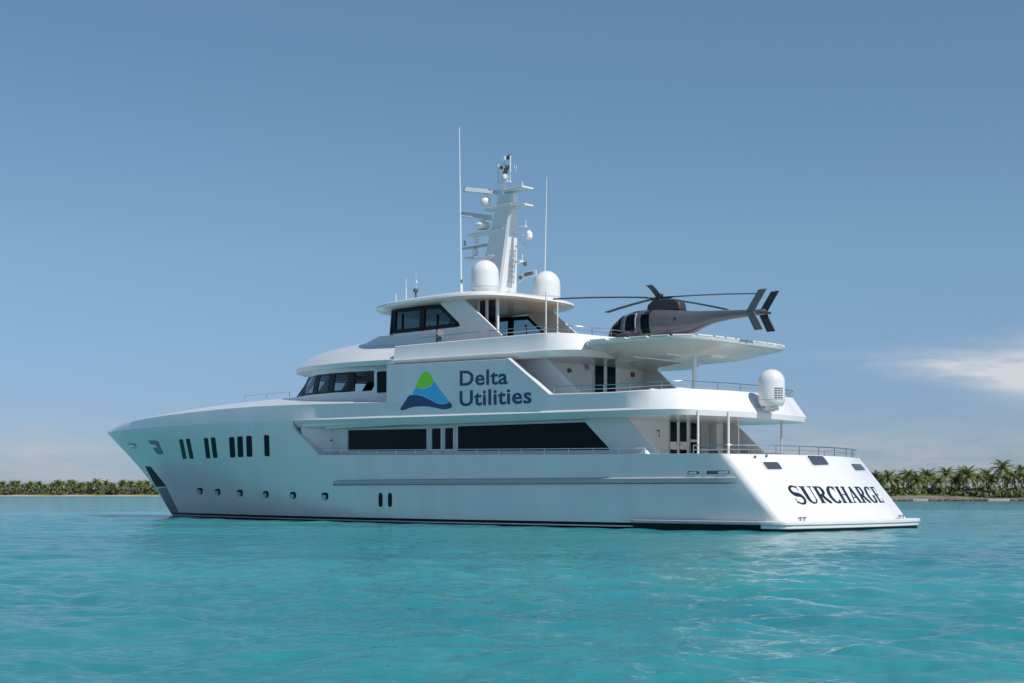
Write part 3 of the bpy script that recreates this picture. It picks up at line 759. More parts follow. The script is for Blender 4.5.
for txt, xl, xr, yb0, yb1, ytop in (('Delta', 459.8, 507.8, 385.6, 383.7, 370.9), ('Utilities', 459.6, 531.6, 405.8, 402.8, 390.9)):
    vs_, fs_ = text_mesh(txt)
    mn = min(v.x for v in vs_); mx = max(v.x for v in vs_); cap = 0.70
    a = sign_pt(xl, yb0); c = sign_pt(xr, yb1); t_ = sign_pt(xl, ytop)
    pts = []
    for v in vs_:
        u_ = (v.x-mn)/(mx-mn); base = a.lerp(c, u_); z = base.z+(t_.z-a.z)*(v.y/cap)
        pts.append((base.x, panel_y(z)+0.006, z))
    tb.add(pts, fs_)
tb.build('sign_lettering', M['navy'], upper, merge=0, smooth=False, recalc=False)

# ---- wheelhouse: low wall, band of raked windows right round, brow and crowned roof
def wh_half(z, n=40):
    """half plan of the wheelhouse at height z, from the aft side round to the centre of the front"""
    q = (z-5.78)/1.0
    out = []
    sf = 30.35-1.15*q
    for k in range(n+1):
        a = (math.pi/2)*k/n
        s = 23.2+(sf-23.2)*math.sin(a)**1.15; p = 3.62*math.cos(a)**0.85 if k < n else 0.0
        out.append((s, p-0.06*q if k < n else 0.0))
    return [(19.6, 3.62-0.06*q), (21.4, 3.62-0.06*q)]+out
Zw0 = interp([(19.6, 5.72), (22.5, 5.78), (30.4, 5.90)]); Zw1 = interp([(19.6, 6.60), (22.5, 6.66), (30.4, 6.86)])
def wh_row(q, off=0.0):
    """row of the wheelhouse wall between sill (0) and head (1)"""
    o = wh_half(5.78+q*1.0); nn = normals(o); return [(ins(o, nn, i, -off)[0], ins(o, nn, i, -off)[1], Zw0(o[i][0])+(Zw1(o[i][0])-Zw0(o[i][0]))*q) for i in range(len(o))]
wb = MB()
r0 = wh_row(0.0); r1 = wh_row(1.0)
wb.grid([[(s, p, 4.5) for s, p, z in r0], r0]); wb.grid([r1, [(s, p, z+0.25) for s, p, z in wh_row(1.18)]])
wb.grid([[(s, p*0.97, z) for s, p, z in r0], r0]); wb.grid([[(s-0.05, p*0.96, 5.0) for s, p, z in r0], [(s, p*0.97, z) for s, p, z in r0]])
# solid wall aft of the window band
wb.grid([[q for q in r0 if q[0] < 22.45], [q for q in r1 if q[0] < 22.45]])
wb.mirror()
wheel = wb.build('wheelhouse', M['white'], Y, angle=40)
b = MB(); b.prism_z([(s-0.1, p*0.95) for s, p, z in r0]+[(s-0.1, -p*0.95) for s, p, z in r0[::-1][1:]], 5.0, 5.06); b.build('wheelhouse_floor', M['dgrey'], wheel)
b = MB(); b.box(19.7, 19.8, -3.5, 3.5, 5.0, 6.7); b.build('inner_bulkhead', M['dgrey'], wheel)
b = MB(); b.prism_y([(27.6, 5.05), (28.6, 5.05), (28.4, 5.95), (27.9, 6.05), (27.5, 5.8)], -1.8, 1.8); b.build('console', M['dgrey'], wheel, bevel=0.03)
ra, rb_ = wh_row(0.02, -0.01), wh_row(0.98, -0.01)
idx = [i for i in range(len(ra)) if ra[i][0] >= 22.4]
cuts = np.linspace(0, len(idx)-1, 7).round().astype(int)
for side in (1, -1):
    for a, c in zip(cuts[:-1], cuts[1:]):
        ii = idx[a:c+1]
        b = MB(); b.grid([[(ra[i][0], side*ra[i][1], ra[i][2]) for i in ii], [(rb_[i][0], side*rb_[i][1], rb_[i][2]) for i in ii]])
        b.build('wheelhouse_window', M['tint'], wheel, recalc=False)
b = MB()
for side in (1, -1):
    for c in cuts:
        i = idx[c]; j = idx[max(c-1, 0)]; k_ = idx[min(c+1, len(idx)-1)]
        wide = 0.24
        P0, P1 = Vector(ra[i]), Vector(rb_[i])
        if P0.x < 28.3:                          # side pillars stand upright, only the front ones are raked
            m_ = min(range(len(rb_)-1), key=lambda q: abs(rb_[q][0]-P0.x) if rb_[q][1] > 0.3 else 99); P1 = Vector(rb_[m_])
        t = (Vector(ra[k_])-Vector(ra[j])).normalized()*wide
        nrm = t.cross(P1-P0).normalized()*0.04
        if side < 0: P0.y, P1.y, t.y, nrm.y = -P0.y, -P1.y, -t.y, -nrm.y
        b.prism([P0-t-nrm, P0+t-nrm, P0+t+nrm*0.4, P0-t+nrm*0.4], [P1-t-nrm, P1+t-nrm, P1+t+nrm*0.4, P1-t+nrm*0.4])
    for rr, dz in ((ra, 0.0), (rb_, -0.07)):
        o_ = [(rr[i][0], side*rr[i][1], rr[i][2]+dz) for i in idx]
        b.grid([[(s, p*1.003, z) for s, p, z in o_], [(s, p*1.003, z+0.08) for s, p, z in o_], [(s-0.04, p*0.975, z+0.08) for s, p, z in o_], [(s-0.04, p*0.975, z) for s, p, z in o_]])
b.build('window_frame', M['frame'], wheel, angle=40)
# side door of the wheelhouse
WS = 3.62
sd_ = side_pane('wheelhouse_door', [(374.6, 370.2), (390.2, 368.6), (390.2, 397.0), (374.6, 397.6)], WS-0.02, 0.03, wheel, m='white')
side_pane('pane', [(377.2, 371.6), (387.0, 370.8), (387.0, 392.4), (377.2, 393.0)], WS+0.01, 0.02, sd_, r=0.18)

# roof of the wheelhouse
def brow_p(s): 
    t = max(0, min(1, (s-19.5)/(31.35-19.5))); return 4.36*max(0, (1-t**1.75))**0.62
brow_z = interp([(19.5, 6.93), (25, 7.12), (31.35, 7.38)])
crown = spline([(19.5, 7.95), (22, 8.20), (24.5, 8.28), (26.5, 8.22), (28.5, 8.05), (30, 7.80), (31.0, 7.55), (31.35, 7.40)])
rf = MB(); rows = []
for k in range(41):
    t = k/40; s = 19.5+(31.35-19.5)*(1-(1-t)**1.5); pe = brow_p(s); ze = brow_z(s); zc_ = crown(s)
    row = [(s, 0, ze-0.17), (s, max(pe-0.9, 0), ze-0.19), (s, max(pe-0.30, 0), ze-0.24), (s, max(pe-0.07, 0), ze-0.20), (s, pe, ze)]
    for q in (0.06, 0.14, 0.25, 0.38, 0.55, 0.75, 1.0):
        row.append((s, pe*(1-q), ze+(zc_-ze)*(1-(1-q)**3.3)))
    rows.append(row)
rf.grid(rows); rf.add(rows[0], [tuple(range(len(rows[0])))]); rf.mirror()
rf.build('wheelhouse_roof', M['white'], Y, angle=38)

# ---- flybridge bulwark ring and deck
def fly_outline():
    pts = [(9.0+0.25*(k/6)**2, 3.2*k/6) for k in range(7)]
    for k in range(1, 11):
        a = (math.pi/2)*k/10; pts.append((9.25+1.7*(1-math.cos(a)), 3.2+1.2*math.sin(a)))
    for k in range(1, 21): pts.append((10.95+8.55*k/20, 4.4))
    return pts
FO = fly_outline(); FN = normals(FO)
fz0 = interp([(8.6, 6.44), (12.7, 6.49), (19.8, 6.68)]); fz1 = interp([(9, 6.70), (11.5, 6.74), (15.9, 6.84), (19.6, 6.92)]); fz2 = interp([(9, 7.30), (10.7, 7.38), (13, 7.41), (19.6, 7.50)])
def fsec(i):
    s, p = FO[i]; aft = max(0, min(1, (11.2-s)/1.8)); ln = 0.12+0.3*aft
    a, b_, c, d = ins(FO, FN, i, 0.24), FO[i], ins(FO, FN, i, ln), ins(FO, FN, i, ln+0.14)
    return [(a[0], max(a[1]-1.3, 0), fz0(s)+0.01), (*a, fz0(s)), (*b_, fz1(s)-0.035), (*ins(FO, FN, i, 0.05), fz1(s)+0.035), (*c, fz2(s)-0.03), (*ins(FO, FN, i, ln+.03), fz2(s)), (*d, fz2(s)), (*ins(FO, FN, i, ln+.15), 6.75)]
fs_ = [fsec(i) for i in range(len(FO))]
fb = MB(); fb.grid([[fs_[i][k] for i in range(len(FO))] for k in range(8)])
fb.grid([[q[0] for q in fs_], [(q[0][0], 0, q[0][2]+0.002) for q in fs_]])
fb.mirror(); fb.build('flybridge_bulwark', M['white'], Y, angle=32)
b = MB(); fo2 = [(s+0.4, p*0.94) for s, p in FO]; b.prism_z(fo2+[(s, -p) for s, p in fo2[::-1][:-1]], 6.55, 6.80); b.build('flybridge_deck', M['teak'], Y)

# ---- bridge house under the hardtop
BP = 2.75
def bpx(x, y): return onp(x, y, BP)
bh = MB()
win = [bpx(393.2, 333.2), bpx(394.0, 309.3), bpx(440.4, 305.0), bpx(460.3, 325.8)]
for sgn in (1, -1):
    y0, y1 = sgn*(BP-0.10), sgn*BP
    lowl = [(21.75, 7.4), win[0], win[3], (14.75, 7.7), (14.75, 7.4)]
    bh.prism_y(lowl, y0, y1)
    bh.prism_y([win[3], win[2], (18.35, 9.42), (16.95, 9.42), bpx(501.5, 335.0), (14.75, 7.7)], y0, y1)
bh.prism_x([(-BP, 7.4), (BP, 7.4), (BP*0.98, 8.30), (-BP*0.98, 8.30)], 21.6, 21.75)
# sloping base of the house: a faceted trunk down to the wheelhouse roof
for sgn in (1, -1):
    bh.prism([(17.9, sgn*3.2, 7.35), (24.9, sgn*2.85, 7.5), (25.2, 0, 7.7), (17.9, 0, 7.35)], [(18.7, sgn*2.76, 8.10), (22.4, sgn*2.70, 8.26), (22.4, 0, 8.30), (18.7, 0, 8.10)])
bridge = bh.build('bridge_house', M['white'], Y, bevel=0.015)
ins_ = [( -0.06, 0.06), (-0.06, -0.05), (0.0, -0.05), (0.10, 0.05)]
wp = [(a+d0, c+d1) for (a, c), (d0, d1) in zip(win, [(-0.05, 0.05), (-0.05, -0.05), (0.02, -0.05), (0.12, 0.05)])]
for sgn in (1, -1):
    b = MB(); b.prism_y([(q[0], q[1]) for q in wp], sgn*(BP-0.06), sgn*(BP-0.045)); b.build('bridge_window', M['tint'], bridge, smooth=False)
    b = MB()
    def bar2(a, c, wd):
        d = Vector((c[0]-a[0], c[1]-a[1])).normalized(); n = Vector((-d.y, d.x))*wd/2
        b.prism_y([(a[0]+n.x, a[1]+n.y), (a[0]-n.x, a[1]-n.y), (c[0]-n.x, c[1]-n.y), (c[0]+n.x, c[1]+n.y)], sgn*(BP-0.09), sgn*(BP+0.012))
    for i in range(4): bar2(wp[i], wp[(i+1) % 4], 0.17)
    bar2(bpx(421.5, 331.0), bpx(422.5, 306.0), 0.30)
    for xx in (402, 437): bar2(bpx(xx, 332.0), bpx(xx, 314.0), 0.05)
    b.build('window_frame', M['frame'], bridge)
b = MB(); b.prism([(21.66, -2.6, 8.32), (21.70, -2.6, 8.32), (21.70, 2.6, 8.32), (21.66, 2.6, 8.32)], [(21.52, -2.6, 9.36), (21.56, -2.6, 9.36), (21.56, 2.6, 9.36), (21.52, 2.6, 9.36)]); b.build('windscreen', M['tint'], bridge, smooth=False)
for p in (-2.6, -0.9, 0.9, 2.6):
    b = MB(); b.prism([(21.6, p-0.06, 8.30), (21.72, p-0.06, 8.30), (21.72, p+0.06, 8.30), (21.6, p+0.06, 8.30)], [(21.46, p-0.06, 9.4), (21.58, p-0.06, 9.4), (21.58, p+0.06, 9.4), (21.46, p+0.06, 9.4)])
    b.build('windscreen_pillar', M['frame'], bridge)
b = MB(); b.prism_y([(20.4, 7.45), (21.3, 7.45), (21.2, 8.35), (20.5, 8.5)], -1.2, 1.6); b.build('helm_console', M['dgrey'], bridge, bevel=0.03)
b = MB(); b.box(14.9, 21.6, -2.6, 2.6, 7.30, 7.42); b.build('bridge_floor', M['teak'], bridge)
# glazed aft side of the lounge: white posts with tinted panes
b = MB()
for x in (478.5, 487.0, 497.5): 
    s, z = onp(x, 330, 1.9); b.box(s-0.05, s+0.05, 1.85, 1.95, 7.4, 9.45)
b.build('lounge_post', M['white'], bridge)
for xa, xb in ((478.9, 486.6), (487.6, 496.9)):
    sa, _ = onp(xa, 330, 1.9); sb, _ = onp(xb, 330, 1.9); b = MB(); b.box(min(sa, sb)+.05, max(sa, sb)-.05, 1.89, 1.905, 7.45, 9.4); b.build('lounge_pane', M['dtint'], bridge, smooth=False)

# ---- hardtop
def top_half(k_, N=40):
    return
ht = MB(); N = 48
def ht_out(t):        # superellipse plan from the aft centre (t=0) round to the front centre (t=1)
    a = math.pi*t; c, s_ = -math.cos(a), math.sin(a)
    e = 0.62 if c < 0 else 0.72
    return (18.75+(4.75 if c > 0 else 3.85)*math.copysign(abs(c)**e, c), 3.45*abs(s_)**0.62 if 0 < t < 1 else 0.0)
ho = [ht_out(k/N) for k in range(N+1)]; hc = (18.75, 0)
def hrow(k, z, cz=0.0): return [(hc[0]+(s-hc[0])*k, p*k, z+cz*(s-18.75)) for s, p in ho]
ht.grid([hrow(0.0, 9.36), hrow(0.7, 9.36), hrow(0.9, 9.34), hrow(0.975, 9.37, -0.0), hrow(1.0, 9.45, 0.004), hrow(0.995, 9.54, 0.004), hrow(0.96, 9.60, 0.004), hrow(0.85, 9.70), hrow(0.6, 9.84), hrow(0.3, 9.90), hrow(0.0, 9.92)])
ht.mirror(); hardtop = ht.build('hardtop', M['white'], Y, angle=40)
# posts aft under the hardtop
for x, p in ((546.0, 2.2), (557.5, -0.4)):
    b = MB(); s, _ = onp(x, 320, p); b.tube([(s, p, 7.35), (s, p, 9.345)], 0.03, 8)
    b.build('hardtop_post', M['white'], Y)

# ---- small fittings on top
def dome(name, s, p, z, r, h, parent):
    b = MB(); prof = [(r*0.80, 0), (r*0.93, 0.06*h), (r*0.99, 0.14*h), (r, 0.2*h), (r, h-r*1.02)]
    prof += [(r*math.cos(R(a)), h-r*1.02+r*1.02*math.sin(R(a))) for a in range(12, 90, 11)]+[(0.01, h)]
    b.lathe(prof, (s, p, z), 28); o = b.build(name, M['white'], parent, angle=50)
    g = MB(); g.lathe([(r*1.004, 0), (r*1.010, 0.012), (r*1.004, 0.024)], (s, p, z+0.155*h), 28); g.build('dome_seam', M['grey'], o)
    g = MB(); g.lathe([(r*0.55, -0.16), (r*0.5, 0.02)], (s, p, z), 16); g.build('dome_foot', M['white'], o)
    return o
def at(x, y, p): s, z = onp(x, y, p); return s, p, z
s, _ = onp(484.8, 275, 1.6); dome('satellite_dome', s, 1.6, 9.74, 0.60, 1.40, hardtop)
s, _ = onp(546.6, 283, -2.0); dome('satellite_dome', s, -2.0, 9.66, 0.61, 1.40, hardtop)
d3 = dome('satellite_dome', 3.55, -0.05, 4.46, 0.485, 1.36, Y)
# arm that carries the aft dome and its vent slots
g = MB(); g.prism([(3.4, -0.22, 4.30), (3.7, -0.22, 4.30), (3.7, 0.12, 4.30), (3.4, 0.12, 4.30)], [(3.35, -0.27, 4.40), (3.75, -0.27, 4.40), (3.75, 0.17, 4.40), (3.35, 0.17, 4.40)]); g.prism_y([(3.5, 4.26), (4.6, 4.42), (4.6, 4.58), (3.5, 4.35)], -0.16, 0.06); g.build('dome_bracket', M['white'], d3, bevel=0.01)
g = MB()
for k in range(5):
    z = 4.72+k*0.085
    for j in range(3):
        a0 = math.radians(136+j*15); a1 = a0+math.radians(13); rr = 0.489
        dirs = [(-math.cos(a)*1.0, math.sin(a)) for a in (a0, a1)]
        pts = []
        for a in np.linspace(a0, a1, 4): pts.append((3.55+rr*math.cos(a), -0.05+rr*math.sin(a)))
        g.grid([[(q[0], q[1], z) for q in pts], [(q[0], q[1], z+0.05) for q in pts]])
g.build('dome_vents', M['dgrey'], d3, recalc=False)

# whip aerials, lights and horns on the hardtop
def aerial(x0, y0, x1, y1, p, r0, name='whip_antenna', parent=hardtop, m='white'):
    a, c = at(x0, y0, p), at(x1, y1, p); b = MB()
    a = (a[0], a[1], a[2]-0.25); L = [Vector(a).lerp(Vector(c), t) for t in (0, 0.08, 0.1, 0.5, 1)]
    b.tube(L, [r0*1.9, r0*1.9, r0*1.1, r0, r0*0.55], 8); return b.build(name, M[m], parent)
aerial(461.3, 293.0, 459.3, 127.5, 2.4, 0.035); aerial(544.6, 278.0, 546.8, 177.0, -2.6, 0.026)
aerial(396.0, 300.5, 396.0, 293.5, 1.6, 0.028); aerial(406.2, 299.5, 406.0, 278.5, 1.5, 0.022); aerial(416.2, 298.0, 416.0, 273.5, 1.0, 0.012)
b = MB(); s, p, z = at(415.8, 291.0, 1.2); b.tube([(s, p, z-0.3), (s, p, z-0.05)], 0.05, 8).lathe([(0.10, 0), (0.12, 0.03), (0.12, 0.12), (0.09, 0.16)], (s, p, z-0.05), 12); b.build('search_light', M['dgrey'], hardtop)
b = MB(); s, p, z = at(416.4, 279, 1.0); b.lathe([(0.03, -0.06), (0.05, -0.03), (0.05, 0.05), (0.02, 0.08)], (s, p, z-0.15), 10); b.build('beacon', M['white'], hardtop)
b = MB(); s, p, z = at(460.5, 284, 2.4); b.tube([(s-0.06, p, z-0.18), (s-0.06, p, z+0.18)], 0.035, 8); b.build('antenna_clamp', M['dgrey'], hardtop)

# ---- mast with radars
def msec(q):
    """mast section at height share q (0 foot, 1 head): (front s, aft s, half width front, half width aft)"""
    return (18.75-1.30*q, 16.98-0.45*q, 0.28-0.08*q, 0.56-0.38*q)
ZM0, ZM1 = 9.80, 14.15
mb = MB(); rows = []
for k in range(13):
    q = k/12; sf, sa, wf, wa = msec(q); z = ZM0+(ZM1-ZM0)*q
    rows.append([(sf, 0.0, z), (sf-0.05, wf, z), (sa+0.12, wa, z), (sa, wa-0.06, z), (sa, -(wa-0.06), z), (sa+0.12, -wa, z), (sf-0.05, -wf, z)])
mb.grid(rows, closed=True); n = len(rows[0])
mb.add(rows[-1], [tuple(range(n))])
mast = mb.build('mast', M['white'], Y, angle=25)
b = MB()
for k in range(7): 
    z = 10.4+k*0.22; sa = msec((z-ZM0)/(ZM1-ZM0))[1]; b.tube([(sa, -0.16, z), (sa-0.1, -0.16, z), (sa-0.1, 0.12, z), (sa, 0.12, z)], 0.018, 6)
b.tube([(msec(.1)[1]-0.1, -0.16, 10.3), (msec(.45)[1]-0.1, -0.16, 11.8)], 0.016, 6); b.build('ladder', M['grey'], mast)
def shelf(x0, x1, y, th, wd, name='mast_shelf', m='white', p=0.0):
    a = at(x0, y, p); c = at(x1, y, p); z = 0.5*(a[2]+c[2]); b = MB()
    s0, s1 = max(a[0], c[0]), min(a[0], c[0])
    b.prism_z([(s0, p-wd*0.35), (s0+0.05, p), (s0, p+wd*0.35), (s1, p+wd*0.5), (s1, p-wd*0.5)], z-th, z); return b.build(name, M[m], mast, bevel=0.02), z, s0, s1
def zxy(q): return (440+q[0]/4.27, 140+q[1]/4.27)
def shelf_z(qx0, qx1, qy, th=0.10, wd=0.7, name='mast_shelf', m='white'):
    x0, y = zxy((qx0, qy)); x1, _ = zxy((qx1, qy)); return shelf(x0, x1, y, th, wd, name, m)
shelf_z(205, 330, 284, 0.10, 0.7); shelf_z(330, 381, 278, 0.09, 0.55); shelf_z(280, 375, 208, 0.09, 0.7)
shelf_z(130, 290, 391, 0.10, 0.6); shelf_z(100, 280, 447, 0.07, 0.35, m='grey'); shelf_z(135, 250, 503, 0.10, 0.7)
shelf_z(328, 368, 370, 0.05, 0.2); shelf_z(328, 355, 449, 0.09, 0.3); shelf_z(328, 352, 516, 0.10, 0.35)
def radar(q0, q1, box, name='radar'):
    """open array scanner: tapered bar on a turning gearbox"""
    a = at(*zxy(q0), 0.0); c = at(*zxy(q1), 0.0); A, Cc = Vector(a), Vector(c)
    x0, y0 = zxy(box[0]); x1, y1 = zxy(box[1]); s0, z0 = onp(x0, y1, 0); s1, z1 = onp(x1, y0, 0); cs = (s0+s1)/2; rr = abs(s0-s1)*0.5*0.8
    b = MB(); b.lathe([(rr*0.8, 0), (rr, 0.08), (rr*1.02, (z1-z0)*0.55), (rr*0.75, (z1-z0)*0.8), (rr*0.35, (z1-z0)*0.86), (rr*0.35, z1-z0+0.12)], (cs, 0, z0), 14)
    o = b.build(name, M['cream'] if z0 > 12.5 else M['white'], mast, angle=40)
    g = MB(); d = (Cc-A).normalized(); up_ = Vector((0, 0, 1)); sd2 = Vector((0, 1, 0))
    ring = [(0.12, -0.08), (0.02, 0.12), (-0.10, -0.08), (0.0, -0.12)]
    g.prism([A+sd2*u+up_*v for u, v in ring], [Cc+sd2*u+up_*v for u, v in ring]); g.build('scanner_bar', M['white'], o, bevel=0.015)
    g = MB(); e = A-d*0.03; g.prism([e+sd2*u*1.05+up_*v*1.05 for u, v in ring], [A+sd2*u*1.05+up_*v*1.05 for u, v in ring]); g.build('end_cap', M['dgrey'], o)
radar((110, 212), (258, 226), ((174, 238), (220, 286))); radar((98, 318), (220, 332), ((154, 342), (213, 386)))
b = MB()
s, p, z = at(*zxy((155, 440)), 0.0); b.lathe([(0.10, 0), (0.12, 0.1), (0.09, 0.28), (0.04, 0.4)], (s, p, z), 12)
s, p, z = at(*zxy((150, 494)), 0.0); b.lathe([(0.12, 0), (0.16, 0.12), (0.14, 0.26), (0.03, 0.36)], (s, p, z), 12); b.build('camera_dome', M['cream'], mast)
b = MB(); s, p, z = at(*zxy((120, 502)), 0.0); b.prism_z([(s+.2, -.08), (s-.3, -.08), (s-.3, .08), (s+.2, .08)], z-.03, z); b.build('mast_bracket', M['grey'], mast); b = MB(); s, p, z = at(*zxy((106, 440)), 0.0); b.box(s-.04, s+.04, -.04, .04, z-.12, z+.12); b.build('mast_bracket', M['grey'], mast)
# light staff on top
b = MB()
s, p, z = at(*zxy((276, 178)), 0); z0 = 14.1; b.prism_z([(s+0.32, -0.15), (s-0.26, -0.15), (s-0.26, 0.15), (s+0.32, 0.15)], z-0.03, z+0.01)
for q in (262, 278): ss = onp(*zxy((q, 200)), 0)[0]; b.tube([(ss, 0, z0), (ss, 0, z)], 0.035, 6)
ss, _, zt_ = at(*zxy((300, 66)), 0); b.tube([(ss, 0, z), (ss, 0, zt_)], 0.03, 6); ss2, _, zt2 = at(*zxy((249, 104)), 0); b.tube([(ss2, 0, z0), (ss2, 0, zt2)], 0.03, 6)
ss3, _, z3 = at(*zxy((276, 158)), 0); b.lathe([(0.15, -0.1), (0.17, 0), (0.15, 0.1)], (ss3, 0, z3), 12); b.tube([(ss3, 0, z3), (ss3, 0, z3+0.9)], 0.05, 6)
for qx in (318, 326):
    a = at(*zxy((qx, 118)), 0); b.tube([(a[0], 0, a[2]-0.12), (a[0], 0, a[2]+0.12)], 0.012, 5)
a = at(*zxy((300, 136)), 0); c = at(*zxy((326, 136)), 0); b.tube([a, c], 0.014, 5)
b.build('light_staff', M['white'], mast)
for q, rr in (((290, 76), .075), ((297, 66), .06), ((262, 118), .07), ((287, 116), .09), ((282, 128), .1), ((277, 145), .11)):
    a = at(*zxy(q), 0); b = MB(); b.lathe([(rr*0.7, -rr), (rr, -rr*0.6), (rr, rr*0.6), (rr*0.6, rr)], a, 10); b.build('navigation_light', M['dgrey'], mast)
for q0, q1 in (((352, 205), (352, 178)), ((366, 370), (366, 342)), ((352, 512), (352, 470))):
    a, c = at(*zxy(q0), 0), at(*zxy(q1), 0); b = MB(); b.tube([a, c], 0.02, 6); b.build('stub_antenna', M['white'], mast)
a = at(*zxy((380, 406)), 0); b = MB(); b.lathe([(0.03, -0.22), (0.15, -0.12), (0.15, 0.08), (0.05, 0.2)], a, 12); b.tube([(a[0], 0, a[2]), (msec(.5)[1], 0, a[2]+0.15)], 0.02, 6); b.build('flood_light', M['cream'], mast)
a = at(*zxy((363, 528)), 0); b = MB(); b.lathe([(0.04, -0.1), (0.08, -0.05), (0.08, 0.05), (0.03, 0.1)], a, 10); b.tube([(a[0], 0, a[2]), (a[0]+.5, 0, a[2]+0.15)], 0.015, 5); b.build('loud_hailer', M['dgrey'], mast)
# folded gangway lattice between the mast and the starboard dome
b = MB(); A = Vector(at(*zxy((330, 600)), -0.6)); Cc = Vector(at(*zxy((410, 568)), -0.6))
for off in (0.10, -0.10): b.tube([A+Vector((0, 0, off)), A.lerp(Cc, .5)+Vector((0, 0, off+0.1)), Cc+Vector((0, 0, off))], 0.03, 6)
for k in range(7):
    t = k/6; P = A.lerp(Cc, t)+Vector((0, 0, 0.1*math.sin(math.pi*t))); b.tube([P+Vector((0, 0, .11)), P+Vector((0, 0, -.11))], 0.028, 5)
b.build('lattice_arm', M['white'], hardtop)
for k in (1, 3, 4, 5):
    t = (k+.5)/7; P = A.lerp(Cc, t)+Vector((0, 0.03, 0.09*math.sin(math.pi*t))); b = MB(); b.tube([P, P+Vector((-0.04, 0.1, 0))], 0.075, 10); b.build('deck_light', M['dgrey'], hardtop)

# ---- helicopter pad
hp = MB(); HZ = 6.91
pad = [(4.85, 1.6), (5.0, 2.6), (5.6, 3.25), (9.6, 4.02), (10.4, 4.02)]
pad = [(4.62, 0), (4.62, 2.0), (4.80, 2.85), (5.5, 3.45), (7.2, 3.85), (8.9, 4.05), (9.7, 3.3), (10.5, 3.2)]
full = pad[1:]+[(s, -p) for s, p in pad[1:][::-1]]
hp.prism([(7.5+(s-7.5)*0.985, p*0.985, HZ-0.12) for s, p in full], [(s, p, HZ) for s, p in full])
# hollow, faceted underside
low = [(7.8+(s-7.8)*0.62, p*0.62, HZ-0.46) for s, p in full]; mid = [(7.5+(s-7.5)*0.97, p*0.97, HZ-0.125) for s, p in full]
n = len(full); hp.add(mid+low, [(i, (i+1) % n, n+(i+1) % n, n+i) for i in range(n)]+[tuple(range(n, 2*n))])
helipad = hp.build('helipad', M['white'], Y, bevel=0.015)
b = MB()
for p in (-1.2, 1.2): b.prism_y([(5.2, HZ-0.24), (9.6, HZ-0.56), (9.6, HZ-0.4), (5.2, HZ-0.14)], p-0.08, p+0.08)
for s_ in (6.6, 8.2): b.box(s_, s_+0.07, -2.2, 2.2, HZ-0.50, HZ-0.40)
b.prism_y([(5.6, HZ-0.22), (6.4, HZ-0.22), (6.3, HZ-0.52), (5.9, HZ-0.52)], -0.45, 0.45)
b.build('pad_beam', M['white'], helipad, bevel=0.02)
b = MB()
for i in range(len(full)):
    if i == len(full)//2-1+0 or True:
        a, c = Vector(full[i]), Vector(full[(i+1) % len(full)])
        if a.x > 9.2 and c.x > 9.2: continue
        m_ = max(1, int((c-a).length/0.62))
        for k in range(m_):
            q0 = a.lerp(c, (k+0.08)/m_); q1 = a.lerp(c, (k+0.90)/m_); inn = (Vector((7.5, 0))-q0).normalized()*0.32
            b.prism([(q0.x, q0.y, HZ+0.02), (q1.x, q1.y, HZ+0.02), (q1.x+inn.x, q1.y+inn.y, HZ+0.02), (q0.x+inn.x, q0.y+inn.y, HZ+0.02)], [(q0.x, q0.y, HZ+0.07), (q1.x, q1.y, HZ+0.07), (q1.x+inn.x, q1.y+inn.y, HZ+0.05), (q0.x+inn.x, q0.y+inn.y, HZ+0.05)])
b.build('pad_edge_net', M['white'], helipad)
b = MB(); s, _ = onp(694.5, 375, 0.6); b.tube([(s, 0.6, 4.4), (s, 0.6, HZ-0.40)], 0.08, 12); b.build('pad_post', M['white'], helipad)

# ---- railings
def rail(pts, h, mid=(), every=1.25, r=0.021, name='railing', parent=Y, m='chrome', posts=None):
    """pts: foot line; a handrail at height h above it, posts every so often"""
    b = MB(); P = [Vector(p) for p in pts]; upv = Vector((0, 0, h))
    b.tube([p+upv for p in P], r, 6)
    for q in mid: b.tube([p+Vector((0, 0, h*q)) for p in P], r*0.7, 5)
    L = [0.0]
    for i in range(1, len(P)): L.append(L[-1]+(P[i]-P[i-1]).length)
    n = max(1, round(L[-1]/every))
    for k in range(n+1):
        d = L[-1]*k/n; i = min(max(int(np.searchsorted(L, d))-1, 0), len(P)-2); t = (d-L[i])/max(L[i+1]-L[i], 1e-6)
        q = P[i].lerp(P[i+1], t); b.tube([q, q+upv], r*0.95, 6)
    return b.build(name, M[m], parent)
side_r = lambda s: (s, hull_y(s, zb(s))-0.07, zb(s)+0.01)
for sgn in (1, -1):
    rail([(s, sgn*p, z) for s, p, z in (side_r(q) for q in np.linspace(24.2, 5.9, 30))], 0.20, every=1.22, r=0.017, m='white' if sgn > 0 else 'chrome')
# stern rail on the transom rim
rimo = outline(2.62); rs = [(s+0.08, p*0.98, 2.62) for s, p in rimo if s < 3.6]
rs = rs+[(3.9, 4.2, 2.64)]
rail([(s, -p, z) for s, p, z in rs[::-1]][:-1]+rs, 0.30, mid=(0.5,), every=1.15, r=0.02)
# upper deck rail on the bulwark aft, forward rail beside the sign panel, fly bridge rails, bow rail
ua = [(q[4][0], q[4][1]-0.05, q[4][2]) for q in secs if q[4][0] < 10.3]
rail([(s, -p, z) for s, p, z in ua[::-1]][:-1]+ua, 0.27, mid=(0.5,), every=1.2, r=0.018)
fa = [(q[5][0], q[5][1]-0.05, q[5][2]) for q in fs_ if 9.4 < q[5][0] < 14.2]
for sgn in (1, -1): rail([(s, sgn*p, z) for s, p, z in fa], 0.28, mid=(0.5,), every=1.0, r=0.018)
rail([(q, 4.1, 7.44) for q in np.linspace(14.6, 18.2, 6)], 0.30, mid=(), every=1.5, r=0.018)
rail([(q, 1.0, zc(q)-0.05) for q in np.linspace(31.2, 35.0, 6)], 0.24, every=1.8, r=0.018)
